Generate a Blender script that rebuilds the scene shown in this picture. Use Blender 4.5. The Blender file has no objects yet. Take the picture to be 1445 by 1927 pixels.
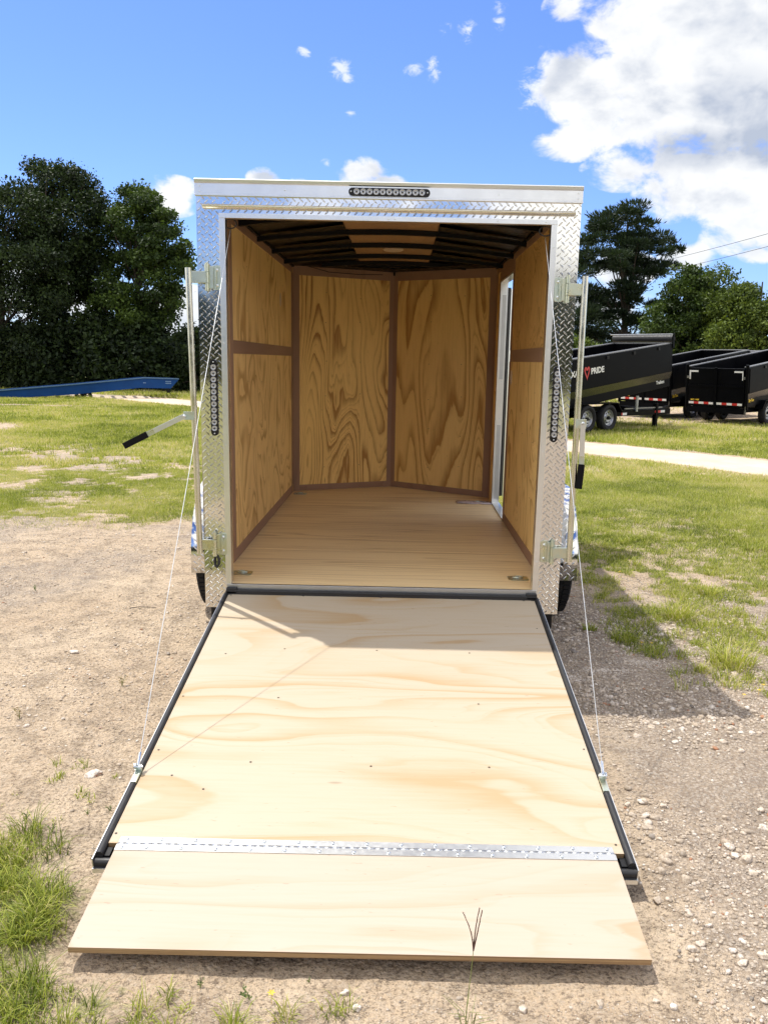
import bpy, math, random
import numpy as np
from mathutils import Vector, Matrix
random.seed(7); rng = np.random.default_rng(11)
SC = bpy.context.scene
COL = SC.collection
R = math.radians
# ------------------------------------------------------------------ camera
CP = np.array([.0744, -4.0176, 1.554]); YAW, PITCH, ROLL, FL, PX = -.0009, -.1868, .021, 1510.7, 24.48
IW, IH = 1445, 1927
_f = np.array([math.sin(YAW)*math.cos(PITCH), math.cos(YAW)*math.cos(PITCH), math.sin(PITCH)])
_r0 = np.array([math.cos(YAW), -math.sin(YAW), 0]); _u0 = np.cross(_r0, _f)
_r = math.cos(ROLL)*_r0 + math.sin(ROLL)*_u0; _u = -math.sin(ROLL)*_r0 + math.cos(ROLL)*_u0
cam = bpy.data.cameras.new('camera'); camo = bpy.data.objects.new('camera', cam); COL.objects.link(camo)
M = Matrix(((_r[0], _u[0], -_f[0], CP[0]), (_r[1], _u[1], -_f[1], CP[1]), (_r[2], _u[2], -_f[2], CP[2]), (0, 0, 0, 1)))
camo.matrix_world = M
cam.sensor_fit = 'VERTICAL'; cam.sensor_height = 36; cam.sensor_width = 27; cam.lens = 36*FL/IH
cam.shift_x = -PX/IH; cam.clip_start = .05; cam.clip_end = 3000
SC.camera = camo
SC.view_settings.view_transform = 'Standard'; SC.view_settings.look = 'None'
SC.view_settings.gamma = 1; SC.view_settings.use_curve_mapping = False
SC.view_settings.exposure = 1.15
SC.cycles.max_bounces = 8; SC.cycles.diffuse_bounces = 5; SC.cycles.glossy_bounces = 4; SC.cycles.transparent_max_bounces = 8

def ray(px, py): return _f + _r*(px-IW/2-PX)/FL - _u*(py-IH/2)/FL
def at(px, py, Y):                       # a point at depth Y seen in direction (px,py)
    d = ray(px, py); return CP + (Y-CP[1])/d[1]*d
def gr(px, py, z=0.):
    d = ray(px, py); return CP + (z-CP[2])/d[2]*d

# ------------------------------------------------------------------ node helper
class NT:
    def __init__(s, nt): s.nt = nt; s.n = nt.nodes; s.l = nt.links
    def a(s, t, **k):
        n = s.n.new(t)
        for q, v in k.items(): setattr(n, q, v)
        return n
    def c(s, a, b): s.l.new(a, b)
    def val(s, sock, v):
        if hasattr(v, 'type') and hasattr(v, 'node'): s.l.new(v, sock)
        else: sock.default_value = v
    def m(s, op, a, b=0., c=0., clamp=False):
        n = s.a('ShaderNodeMath', operation=op); n.use_clamp = clamp
        s.val(n.inputs[0], a); s.val(n.inputs[1], b); s.val(n.inputs[2], c); return n.outputs[0]
    def noise(s, vec, scale, detail=3., rough=.5, dist=0., out=0):
        n = s.a('ShaderNodeTexNoise'); s.val(n.inputs['Vector'], vec)
        n.inputs['Scale'].default_value = scale; n.inputs['Detail'].default_value = detail
        n.inputs['Roughness'].default_value = rough; n.inputs['Distortion'].default_value = dist
        return n.outputs[out]
    def vor(s, vec, scale, out='Distance', feature='F1'):
        n = s.a('ShaderNodeTexVoronoi', feature=feature); s.val(n.inputs['Vector'], vec); n.inputs['Scale'].default_value = scale
        return n.outputs[out]
    def map(s, vec, loc=(0,0,0), rot=(0,0,0), sc=(1,1,1)):
        n = s.a('ShaderNodeMapping'); s.val(n.inputs[0], vec)
        n.inputs[1].default_value = loc; n.inputs[2].default_value = rot; n.inputs[3].default_value = sc; return n.outputs[0]
    def mr(s, v, a, b, c=0., d=1., smooth=True):
        n = s.a('ShaderNodeMapRange'); n.interpolation_type = 'SMOOTHSTEP' if smooth else 'LINEAR'
        s.val(n.inputs[0], v); s.val(n.inputs[1], a); s.val(n.inputs[2], b); s.val(n.inputs[3], c); s.val(n.inputs[4], d); return n.outputs[0]
    def mix(s, f, a, b, mode='MIX'):
        n = s.a('ShaderNodeMix', data_type='RGBA', blend_type=mode)
        s.val(n.inputs[0], f)
        for i, v in ((6, a), (7, b)):
            if isinstance(v, tuple) and len(v) == 3: v = v+(1.,)
            s.val(n.inputs[i], v)
        return n.outputs[2]
    def ramp(s, f, stops):
        n = s.a('ShaderNodeValToRGB'); e = n.color_ramp.elements
        while len(e) > 1: e.remove(e[-1])
        for i, (p, c) in enumerate(stops):
            if i == 0: x = e[0]; x.position = p
            else: x = e.new(p)
            x.color = tuple(c)+(1.,) if len(c) == 3 else c
        s.val(n.inputs[0], f); return n.outputs[0]
    def bump(s, h, strength=.3, dist=.01):
        n = s.a('ShaderNodeBump'); n.inputs['Strength'].default_value = strength; n.inputs['Distance'].default_value = dist
        s.val(n.inputs['Height'], h); return n.outputs[0]

def newmat(name):
    m = bpy.data.materials.new(name); m.use_nodes = True; t = NT(m.node_tree)
    b = m.node_tree.nodes['Principled BSDF']
    return m, t, b
def simple(name, col, rough=.5, metal=0., coat=0., var=.0, scale=30., bump=0., spec=.5):
    m, t, b = newmat(name)
    b.inputs['Roughness'].default_value = rough; b.inputs['Metallic'].default_value = metal
    b.inputs['Coat Weight'].default_value = coat; b.inputs['Specular IOR Level'].default_value = spec
    tc = t.a('ShaderNodeTexCoord').outputs['Object']
    n = t.noise(tc, scale, 4., .6)
    lo = tuple(c*(1-var) for c in col); hi = tuple(min(1, c*(1+var)) for c in col)
    t.c(t.mix(n, lo, hi), b.inputs['Base Color'])
    t.c(t.mr(n, .3, .7, max(.02, rough*.8), min(1, rough*1.2)), b.inputs['Roughness'])
    if bump: t.c(t.bump(n, bump, .003), b.inputs['Normal'])
    return m

# ------------------------------------------------------------------ world: sky with clouds, and the sun
SUNV = Vector((-.697, .544, 2.108)).normalized()
sun_el = math.asin(SUNV.z); sun_az = math.atan2(SUNV.x, SUNV.y)
W = bpy.data.worlds.new('World'); SC.world = W; W.use_nodes = True
w = NT(W.node_tree); bg = W.node_tree.nodes['Background']
sky = w.a('ShaderNodeTexSky', sky_type='NISHITA'); sky.sun_disc = False; sky.sun_elevation = sun_el; sky.sun_rotation = sun_az
sky.air_density = 1.0; sky.dust_density = .35; sky.ozone_density = 1.6; sky.altitude = 50
SKYS = .066
dirv = w.a('ShaderNodeTexCoord').outputs['Generated']
sp = w.a('ShaderNodeSeparateXYZ'); w.c(dirv, sp.inputs[0])
az = w.m('DEGREES', w.m('ARCTAN2', sp.outputs[0], sp.outputs[1])); el = w.m('DEGREES', w.m('ARCSINE', sp.outputs[2]))
def blob(a0, e0, ra, re, k=1.):
    x = w.m('DIVIDE', w.m('SUBTRACT', az, a0), ra); y = w.m('DIVIDE', w.m('SUBTRACT', el, e0), re)
    d = w.m('SQRT', w.m('ADD', w.m('MULTIPLY', x, x), w.m('MULTIPLY', y, y)))
    return w.m('MULTIPLY', w.m('SUBTRACT', 1., d), k)
blobs = [(20.6, 17.2, 10., 6.6, 1.), (15.5, 19., 6.2, 5.2, .9), (24, 10.5, 8.4, 4.6, 1.), (11.6, 16.8, 4.0, 3.8, .85), (11.0, 13.9, 3.4, 1.3, .6), (14.5, 12.3, 3.4, 1.6, .7), (19., 12., 5., 3.2, .9), (29, 16, 12, 8, 1.), (24, 22, 14, 5, 1.), (10, 21.2, 1.8, 1.3, .55),
         (-2.9, 12.2, 2.3, 1.3, .75), (-1.4, 11.6, 2.4, .8, .6), (-15.4, 10.1, 2.6, 1.5, .85), (-9.3, 11.6, 1.5, .8, .6), (-15, 2.0, 4.5, 3.0, 1.), (-7, 11.3, 1.1, .6, .5),
         (18.7, 7.0, 2.2, 1.2, .8), (22.8, 6.9, 1.4, .8, .8), (14.5, 6.2, 3.0, 1.5, .7), (13, 4, 5, 1.5, .8),
         (-25, 4, 8, 3, .9)]
cov = None
for b in blobs:
    x = blob(*b); cov = x if cov is None else w.m('MAXIMUM', cov, x)
# unseen cumulus outside the frame, spread wide to lift the ambient light
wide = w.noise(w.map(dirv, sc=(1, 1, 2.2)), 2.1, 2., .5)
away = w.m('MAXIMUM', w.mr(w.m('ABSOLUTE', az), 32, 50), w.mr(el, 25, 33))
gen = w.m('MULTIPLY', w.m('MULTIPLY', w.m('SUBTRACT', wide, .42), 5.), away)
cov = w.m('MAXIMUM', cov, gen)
n1 = w.noise(w.map(dirv, sc=(1, 1, 1.5)), 17., 9., .58, .3)
n2 = w.noise(w.map(dirv, loc=(3, 1, 2), sc=(1, 1, 1.4)), 5., 5., .55)
dens = w.m('ADD', cov, w.m('MULTIPLY', w.m('SUBTRACT', n1, .5), 1.7))
dens = w.m('SUBTRACT', dens, w.mr(cov, .12, -.05, 0., .6))
alpha = w.mr(dens, .06, .40)
n5 = w.noise(w.map(dirv, loc=(4, 2, 7), sc=(1, 1, 1.5)), 8.5, 5., .55, .2)
thick = w.mr(w.m('ADD', cov, w.m('MULTIPLY', w.m('SUBTRACT', n2, .5), 3.2)), .55, 1.15)
gpatch = w.m('MAXIMUM', w.mr(blob(20.8, 16.2, 3.6, 2.4), 0, .8), w.m('MAXIMUM', w.mr(blob(18.5, 13.3, 4.8, 1.7), 0, .8), w.mr(blob(24, 13.2, 5, 1.9), 0, .8)))
inner = w.mr(cov, .12, .45)
shade = w.m('ADD', w.m('MULTIPLY', w.mr(n5, .44, .66, 0, .75), inner), w.m('MULTIPLY', gpatch, w.mr(n2, .30, .60, .45, .9)), clamp=True)
n3 = w.noise(w.map(dirv, loc=(1, 5, 2), sc=(1, 1, 1.6)), 28., 6., .6)
shade = w.m('ADD', shade, w.m('MULTIPLY', w.mr(n3, .45, .68), .18), clamp=True)
ccol = w.mix(shade, (.47, .475, .48), (.235, .265, .325))
bright = w.mix(w.m('MULTIPLY', shade, .6), (.84, .81, .76), (.34, .345, .35))  # out-of-view clouds made brighter and warmer to light the shaded surfaces
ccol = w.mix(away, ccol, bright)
hz = w.mr(el, 0, 13)
skyc = w.mix(1., sky.outputs[0], (SKYS*.74, SKYS*.92, SKYS*1.42), 'MULTIPLY')
ccol = w.mix(w.m('MULTIPLY', w.m('SUBTRACT', 1., hz), .35), ccol, (.42, .46, .50))
wn = w.noise(w.map(dirv, rot=(0, .5, .3), sc=(1, 1, 1.9)), 48., 7., .65, .6)
wisp = None
for b in [(-4.4, 18.1, 1.3, .8, 1.), (-4.0, 17.7, .9, .5, .9), (-6.7, 18.9, .65, .5, .9), (.5, 18.2, 1.0, .6, .8), (1.7, 18.3, .7, 1.0, .85), (3.9, 20.4, .9, 1.2, .55), (2.4, 20.6, .7, .8, .45), (5.9, 21.4, .7, 1.5, .6), (-3.7, 15.6, .55, .35, .8), (-5.2, 12.6, .6, .4, .8), (8.2, 17.0, 1.3, 2.0, .75), (8.8, 18.6, 1.2, 1.0, .6)]:
    x = blob(*b); wisp = x if wisp is None else w.m('MAXIMUM', wisp, x)
wa = w.m('MULTIPLY', w.mr(w.m('ADD', wisp, w.m('MULTIPLY', w.m('SUBTRACT', wn, .5), 2.6)), .25, 1.0), w.mr(wisp, 0, .3, 0, .8))
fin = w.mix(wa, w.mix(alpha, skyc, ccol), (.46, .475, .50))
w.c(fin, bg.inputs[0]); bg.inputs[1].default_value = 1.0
sl = bpy.data.lights.new('sun', 'SUN'); so = bpy.data.objects.new('sun', sl); COL.objects.link(so)
sl.energy = 2.05; sl.angle = R(.53); sl.color = (1., .96, .89)
so.rotation_euler = (-SUNV).to_track_quat('-Z', 'Y').to_euler(); so.location = (-10, 8, 30)

# ------------------------------------------------------------------ object helpers
def tag(o, label=None, cat=None, group=None, kind=None):
    if label: o['label'] = label
    if cat: o['category'] = cat
    if group: o['group'] = group
    if kind: o['kind'] = kind
    return o
def empty(name, loc, label, cat, group=None, rz=0.):
    o = bpy.data.objects.new(name, None); COL.objects.link(o); o.location = loc; o.rotation_euler = (0, 0, rz)
    o.empty_display_size = .2
    return tag(o, label, cat, group)
class MB:
    def __init__(s): s.v = []; s.f = []; s.mi = []; s.cur = 0
    def add(s, vs, fs):
        o = len(s.v); s.v += [tuple(map(float, p)) for p in vs]; s.f += [tuple(i+o for i in f) for f in fs]; s.mi += [s.cur]*len(fs); return s
    def box(s, x0, x1, y0, y1, z0, z1, fn=None):
        vs = [(x, y, z) for z in (z0, z1) for y in (y0, y1) for x in (x0, x1)]
        if fn: vs = [fn(*p) for p in vs]
        return s.add(vs, [(0, 2, 3, 1), (4, 5, 7, 6), (0, 1, 5, 4), (1, 3, 7, 5), (3, 2, 6, 7), (2, 0, 4, 6)])
    def tube(s, a, b, r, n=12, r2=None, cap=True):
        a = Vector(a); b = Vector(b); d = (b-a).normalized(); r2 = r if r2 is None else r2
        x = d.orthogonal().normalized(); y = d.cross(x)
        vs = [a+x*math.cos(2*math.pi*i/n)*r+y*math.sin(2*math.pi*i/n)*r for i in range(n)] + [b+x*math.cos(2*math.pi*i/n)*r2+y*math.sin(2*math.pi*i/n)*r2 for i in range(n)]
        fs = [(i, (i+1) % n, n+(i+1) % n, n+i) for i in range(n)]
        if cap: fs += [tuple(range(n-1, -1, -1)), tuple(range(n, 2*n))]
        return s.add(vs, fs)
    def path(s, pts, r, n=8, r2=None):
        N = len(pts)
        for i in range(N-1):
            ra = r if r2 is None else r+(r2-r)*i/(N-1); rb = r if r2 is None else r+(r2-r)*(i+1)/(N-1)
            s.tube(pts[i], pts[i+1], ra, n, rb)
        return s
    def lathe(s, prof, c, axis, n=24, a0=0.):      # prof: (along, radius)
        c = Vector(c); d = Vector(axis).normalized(); x = d.orthogonal().normalized(); y = d.cross(x); k = len(prof)
        vs = []
        for i in range(n):
            t = a0+2*math.pi*i/n; e = x*math.cos(t)+y*math.sin(t)
            for (h, r) in prof: vs.append(c+d*h+e*r)
        fs = []
        for i in range(n):
            j = (i+1) % n
            for q in range(k-1): fs.append((i*k+q, j*k+q, j*k+q+1, i*k+q+1))
        return s.add(vs, fs)
    def prism(s, poly, fn, h0, h1):                # poly 2d, fn(u,v,h)->xyz
        n = len(poly); vs = [fn(u, v, h0) for u, v in poly]+[fn(u, v, h1) for u, v in poly]
        fs = [(i, (i+1) % n, n+(i+1) % n, n+i) for i in range(n)]+[tuple(range(n-1, -1, -1)), tuple(range(n, 2*n))]
        return s.add(vs, fs)
    def mesh(s, name, mats, smooth=False):
        me = bpy.data.meshes.new(name); me.from_pydata(s.v, [], s.f)
        for m in (mats if isinstance(mats, (list, tuple)) else [mats]): me.materials.append(m)
        if any(s.mi): me.polygons.foreach_set('material_index', s.mi)
        me.update()
        import bmesh
        bm = bmesh.new(); bm.from_mesh(me); bmesh.ops.recalc_face_normals(bm, faces=bm.faces); bm.to_mesh(me); bm.free()
        if smooth: me.polygons.foreach_set('use_smooth', [True]*len(me.polygons))
        return me
    def build(s, name, mats, parent=None, bevel=0., smooth=False, seg=2, loc=None):
        me = s.mesh(name, mats, smooth)
        o = bpy.data.objects.new(name, me); COL.objects.link(o)
        if parent: o.parent = parent
        if loc is not None: o.location = loc
        if smooth or bevel:
            if bevel:
                b = o.modifiers.new('bevel', 'BEVEL'); b.width = bevel; b.segments = seg; b.limit_method = 'ANGLE'; b.angle_limit = R(40)
            if smooth:
                try: me.set_sharp_from_angle(angle=R(38))
                except Exception: pass
        return o
def link(name, me, parent, loc=(0, 0, 0), rot=None):
    o = bpy.data.objects.new(name, me); COL.objects.link(o); o.parent = parent; o.location = loc
    if rot: o.rotation_euler = rot
    return o
def np_mesh(name, V, F, mat, parent=None, attrs=None, kind=None, nv=3, smooth=False):
    me = bpy.data.meshes.new(name); V = np.ascontiguousarray(V, dtype=np.float32); F = np.ascontiguousarray(F, dtype=np.int32)
    me.vertices.add(len(V)); me.vertices.foreach_set('co', V.ravel())
    me.loops.add(F.size); me.loops.foreach_set('vertex_index', F.ravel())
    me.polygons.add(len(F)); me.polygons.foreach_set('loop_start', np.arange(0, F.size, nv, dtype=np.int32)); me.polygons.foreach_set('loop_total', np.full(len(F), nv, dtype=np.int32))
    if smooth: me.polygons.foreach_set('use_smooth', np.ones(len(F), dtype=bool))
    me.update(calc_edges=True); me.materials.append(mat)
    for k, a in (attrs or {}).items():
        at_ = me.attributes.new(k, 'FLOAT', 'POINT'); at_.data.foreach_set('value', np.ascontiguousarray(a, dtype=np.float32))
    o = bpy.data.objects.new(name, me); COL.objects.link(o)
    if parent: o.parent = parent
    if kind: o['kind'] = kind
    return o
# numpy value noise
_T = [np.random.default_rng(100+i).random((256, 256)) for i in range(8)]
def vn(x, y, k=0):
    x = np.asarray(x, float); y = np.asarray(y, float)
    xi = np.floor(x).astype(int); yi = np.floor(y).astype(int); fx = x-xi; fy = y-yi; fx = fx*fx*(3-2*fx); fy = fy*fy*(3-2*fy)
    T = _T[k % 8]; a = T[xi & 255, yi & 255]; b = T[(xi+1) & 255, yi & 255]; c = T[xi & 255, (yi+1) & 255]; d = T[(xi+1) & 255, (yi+1) & 255]
    return (a*(1-fx)+b*fx)*(1-fy)+(c*(1-fx)+d*fx)*fy
def fbm(x, y, o=4, k=0):
    s = 0; a = 1; t = 0
    for i in range(o): s = s+a*vn(x*2**i+7.3*i, y*2**i-3.1*i, k+i); t += a; a *= .5
    return s/t
def sst(x, a, b): t = np.clip((x-a)/(b-a), 0, 1); return t*t*(3-2*t)

# ------------------------------------------------------------------ materials
def plywood(name, grain, light, dark, freq=9., stretch=.22, scale=1.6, contrast=.8, seed=0., fib=60., rough=.6, distort=.3, edge=.08):
    """rotary cut pine: contour bands of a stretched noise field; grain = 0/1/2 axis"""
    m, t, b = newmat(name)
    tc = t.a('ShaderNodeTexCoord').outputs['Object']
    sc = [1., 1., 1.]; sc[grain] = stretch
    v = t.map(tc, loc=(seed*3.1, seed*1.7, seed*2.3), sc=tuple(sc))
    wob = t.noise(v, scale*4.5, 2., .5)
    n = t.noise(v, scale, 1.6, .45, distort)
    n = t.m('ADD', n, t.m('MULTIPLY', wob, .045))
    s2 = [1., 1., 1.]; s2[grain] = .05
    fine = t.noise(t.map(tc, sc=tuple(s2)), fib*1.6, 5., .7)
    n = t.m('ADD', n, t.m('MULTIPLY', fine, .012))
    ph = t.m('FRACT', t.m('MULTIPLY', n, freq))
    ring = t.ramp(ph, [(0, (0, 0, 0)), (.34, (.12, .12, .12)), (.56, (.62, .62, .62)), (.70, (1, 1, 1)), (.70+edge*.5, (.18, .18, .18)), (.86, (0, 0, 0)), (1, (0, 0, 0))])
    ph2 = t.m('FRACT', t.m('MULTIPLY', n, freq*3.3)); ring2 = t.ramp(ph2, [(0, (0, 0, 0)), (.5, (.2, .2, .2)), (.78, (1, 1, 1)), (.86, (.1, .1, .1)), (1, (0, 0, 0))])
    ring = t.m('MAXIMUM', ring, t.m('MULTIPLY', ring2, t.mr(t.noise(v, scale*1.9, 1.5), .40, .62, 0, .55)))
    amp = t.mr(t.noise(v, scale*1.3, 1.5), .3, .62, .25, 1.)
    k = t.m('MULTIPLY', t.m('MULTIPLY', ring, amp), contrast)
    k = t.m('ADD', k, t.m('MULTIPLY', t.m('SUBTRACT', fine, .5), .55*contrast+.14), clamp=True)
    pale = tuple(min(1, c*1.06) for c in light)
    base = t.mix(t.noise(v, scale*.7, 2.), light, pale)
    col = t.mix(k, base, dark)
    # small knots and resin pits
    pit = t.vor(t.map(tc, sc=tuple(sc)), 5.3, 'Distance')
    pm = t.mr(pit, .012, .045, .75, 0.)
    col = t.mix(t.m('MULTIPLY', pm, .5*contrast), col, tuple(c*.45 for c in dark))
    spk = t.noise(t.map(tc, sc=tuple([.25 if i == grain else 1 for i in range(3)])), 95., 2., .5)
    col = t.mix(t.mr(spk, .70, .78, 0, .35), col, tuple(c*.5 for c in dark))
    t.c(col, b.inputs['Base Color']); b.inputs['Roughness'].default_value = rough; b.inputs['Specular IOR Level'].default_value = .3
    t.c(t.bump(fine, .25, .001), b.inputs['Normal'])
    return m
M_deck = plywood('ramp_plywood', 0, (.48, .405, .30), (.45, .32, .18), freq=9., stretch=.24, scale=2.1, contrast=1.15, seed=2.4, fib=45, distort=.6)
M_flap = plywood('flap_plywood', 0, (.475, .40, .315), (.44, .325, .21), freq=7.5, stretch=.22, scale=2.4, contrast=1.0, seed=5.1, fib=45, distort=.5)
M_floor = plywood('floor_plywood', 0, (.86, .66, .37), (.54, .35, .16), freq=9, stretch=.06, scale=5.5, contrast=.75, seed=8.2, fib=60, edge=.2, rough=.5)
M_vl = plywood('pine_wall_left_front', 2, (.88, .62, .23), (.43, .22, .06), freq=24., stretch=.20, scale=2.1, contrast=1.6, seed=1.3, edge=.06, distort=.5)
M_vr = plywood('pine_wall_right_front', 2, (.86, .61, .24), (.49, .27, .08), freq=16., stretch=.20, scale=1.9, contrast=1.5, seed=4.7, edge=.06, distort=.6)
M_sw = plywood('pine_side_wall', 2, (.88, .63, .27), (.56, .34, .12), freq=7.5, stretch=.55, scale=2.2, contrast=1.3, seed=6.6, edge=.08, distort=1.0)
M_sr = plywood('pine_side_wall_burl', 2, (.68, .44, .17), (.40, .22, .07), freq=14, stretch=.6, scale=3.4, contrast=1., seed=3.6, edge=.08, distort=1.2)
M_strip = plywood('luan_trim', 2, (.33, .205, .14), (.22, .13, .085), freq=3, stretch=.1, scale=4, contrast=.5, seed=9, rough=.65)
M_striph = plywood('luan_trim_level', 1, (.33, .205, .14), (.22, .13, .085), freq=3, stretch=.1, scale=4, contrast=.5, seed=9.5, rough=.65)
M_luan = plywood('ceiling_luan', 1, (.40, .25, .13), (.30, .17, .09), freq=3, stretch=.1, scale=3, contrast=.4, seed=9.9)
# plywood edge: thin layered plies
def ply_edge():
    m, t, b = newmat('plywood_edge'); tc = t.a('ShaderNodeTexCoord').outputs['Object']
    g = t.noise(t.map(tc, sc=(.5, 1, 130)), 3., 3.); f = t.noise(t.map(tc, sc=(1, 1, 12)), 30., 4.)
    c = t.ramp(g, [(.3, (.20, .12, .055)), (.5, (.42, .28, .14)), (.7, (.55, .38, .2))])
    t.c(t.mix(t.m('MULTIPLY', f, .5), c, (.16, .09, .04)), b.inputs['Base Color']); b.inputs['Roughness'].default_value = .8; return m
M_ply = ply_edge()
def tread_metal(name, col=(.86, .86, .85), rough=.10, wob=.22):
    m, t, b = newmat(name); tc = t.a('ShaderNodeTexCoord').outputs['Object']
    b.inputs['Metallic'].default_value = 1.; b.inputs['Base Color'].default_value = col+(1,)
    sm = t.noise(tc, 9., 3., .6); sc = t.noise(t.map(tc, sc=(1, 1, 6)), 60., 4., .6)
    t.c(t.mr(sc, .3, .8, rough*.92, rough*1.12), b.inputs['Roughness'])
    t.c(t.mix(t.mr(sm, .35, .7), tuple(c*.93 for c in col), col), b.inputs['Base Color'])
    h = t.noise(tc, 5., 1.)
    t.c(t.bump(h, wob, .01), b.inputs['Normal']); return m
M_tread = tread_metal('bright_tread_plate', (.76, .76, .745))
M_alu = tread_metal('mill_aluminium', (.80, .81, .81), .30, .03)
M_alu2 = tread_metal('dull_aluminium', (.55, .56, .56), .42, .03)
def zinc(name, c1, c2, rough=.22):
    m, t, b = newmat(name); tc = t.a('ShaderNodeTexCoord').outputs['Object']; b.inputs['Metallic'].default_value = 1.
    n = t.noise(tc, 14., 4., .6); t.c(t.ramp(n, [(.3, c1), (.7, c2)]), b.inputs['Base Color']); t.c(t.mr(n, .2, .8, rough*.7, rough*1.5), b.inputs['Roughness']); return m
M_zinc = zinc('yellow_zinc', (.66, .64, .46), (.52, .62, .58), .3)
M_rod = zinc('zinc_bar', (.58, .57, .50), (.66, .66, .60), .2)
M_bolt = zinc('bolt_steel', (.7, .74, .76), (.8, .84, .86), .25)
M_black = simple('black_paint', (.010, .010, .011), .35, var=.3, spec=.3)
M_rub = simple('black_rubber', (.018, .018, .019), .55, var=.3, bump=.1)
M_bskin = simple('black_ceiling_skin', (.010, .009, .009), .38, var=.4, spec=.3)
M_bow = simple('black_bow', (.006, .006, .007), .5, var=.3, spec=.2)
M_skin = simple('body_skin_white', (.55, .56, .57), .35, var=.05)
M_lens = simple('clear_lens', (.42, .43, .44), .12, metal=.6, coat=.8, var=.2, scale=200)
M_ldark = simple('lens_dot', (.03, .03, .035), .2)
M_foam = simple('foam_grip', (.006, .006, .007), .8, bump=.2, scale=200, spec=.15)
M_cable = zinc('wire_rope', (.62, .64, .66), (.8, .82, .84), .35)
M_paper = simple('clear_bag', (.55, .48, .50), .25, var=.1)
M_glass = simple('frosted_light', (.62, .50, .38), .4)
M_white = simple('white_panel', (.72, .70, .64), .4, var=.05)
M_orange = simple('orange_label', (.75, .17, .03), .5)
M_label = simple('paper_label', (.70, .71, .72), .5, var=.15, scale=220)
M_tyre = simple('tyre_rubber', (.016, .016, .017), .75, var=.4, bump=.2, scale=90, spec=.3)
M_rim = simple('steel_rim', (.40, .41, .42), .35, metal=.7, var=.1)

# ------------------------------------------------------------------ ground
def hgt(x, y):
    near = sst(np.hypot(x-.2, (y+.8)*.9), 14., 5.)
    h = .022*(fbm(x*.9, y*.9, 3, 1)-.5)+near*(.018*(fbm(x*4, y*6, 3, 2)-.5)+.013*(fbm(x*20, y*30, 2, 3)-.5))
    gravel = sst(x, .85, 1.3)*sst(y, .8, -.6)
    h = h+gravel*.022*(fbm(x*3.2+5, y*3.2, 3, 4)-.4)
    under = (1-sst(np.abs(x), .80, .90))*sst(y, -2.45, -2.2)*(1-sst(y, 2.8, 3.4))
    h = h-.016*under
    far = sst(np.hypot(x, y), 30, 90)
    return h*(1-far)+far*.6*(fbm(x*.02, y*.02, 3, 5)-.5)
ROAD = [(14., -.5), (8.4, 5.9), (5.9, 8.75), (3.75, 11.1), (-1.4, 16.9), (-6.9, 23.), (-10.2, 25.9), (-14.5, 27.4), (-22, 29)]
def road_d(x, y):
    best = np.full(np.shape(x), 1e9)
    for (ax, ay), (bx, by) in zip(ROAD[:-1], ROAD[1:]):
        dx, dy = bx-ax, by-ay; t = np.clip(((x-ax)*dx+(y-ay)*dy)/(dx*dx+dy*dy), 0, 1)
        best = np.minimum(best, np.hypot(x-ax-t*dx, y-ay-t*dy))
    return best
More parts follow.
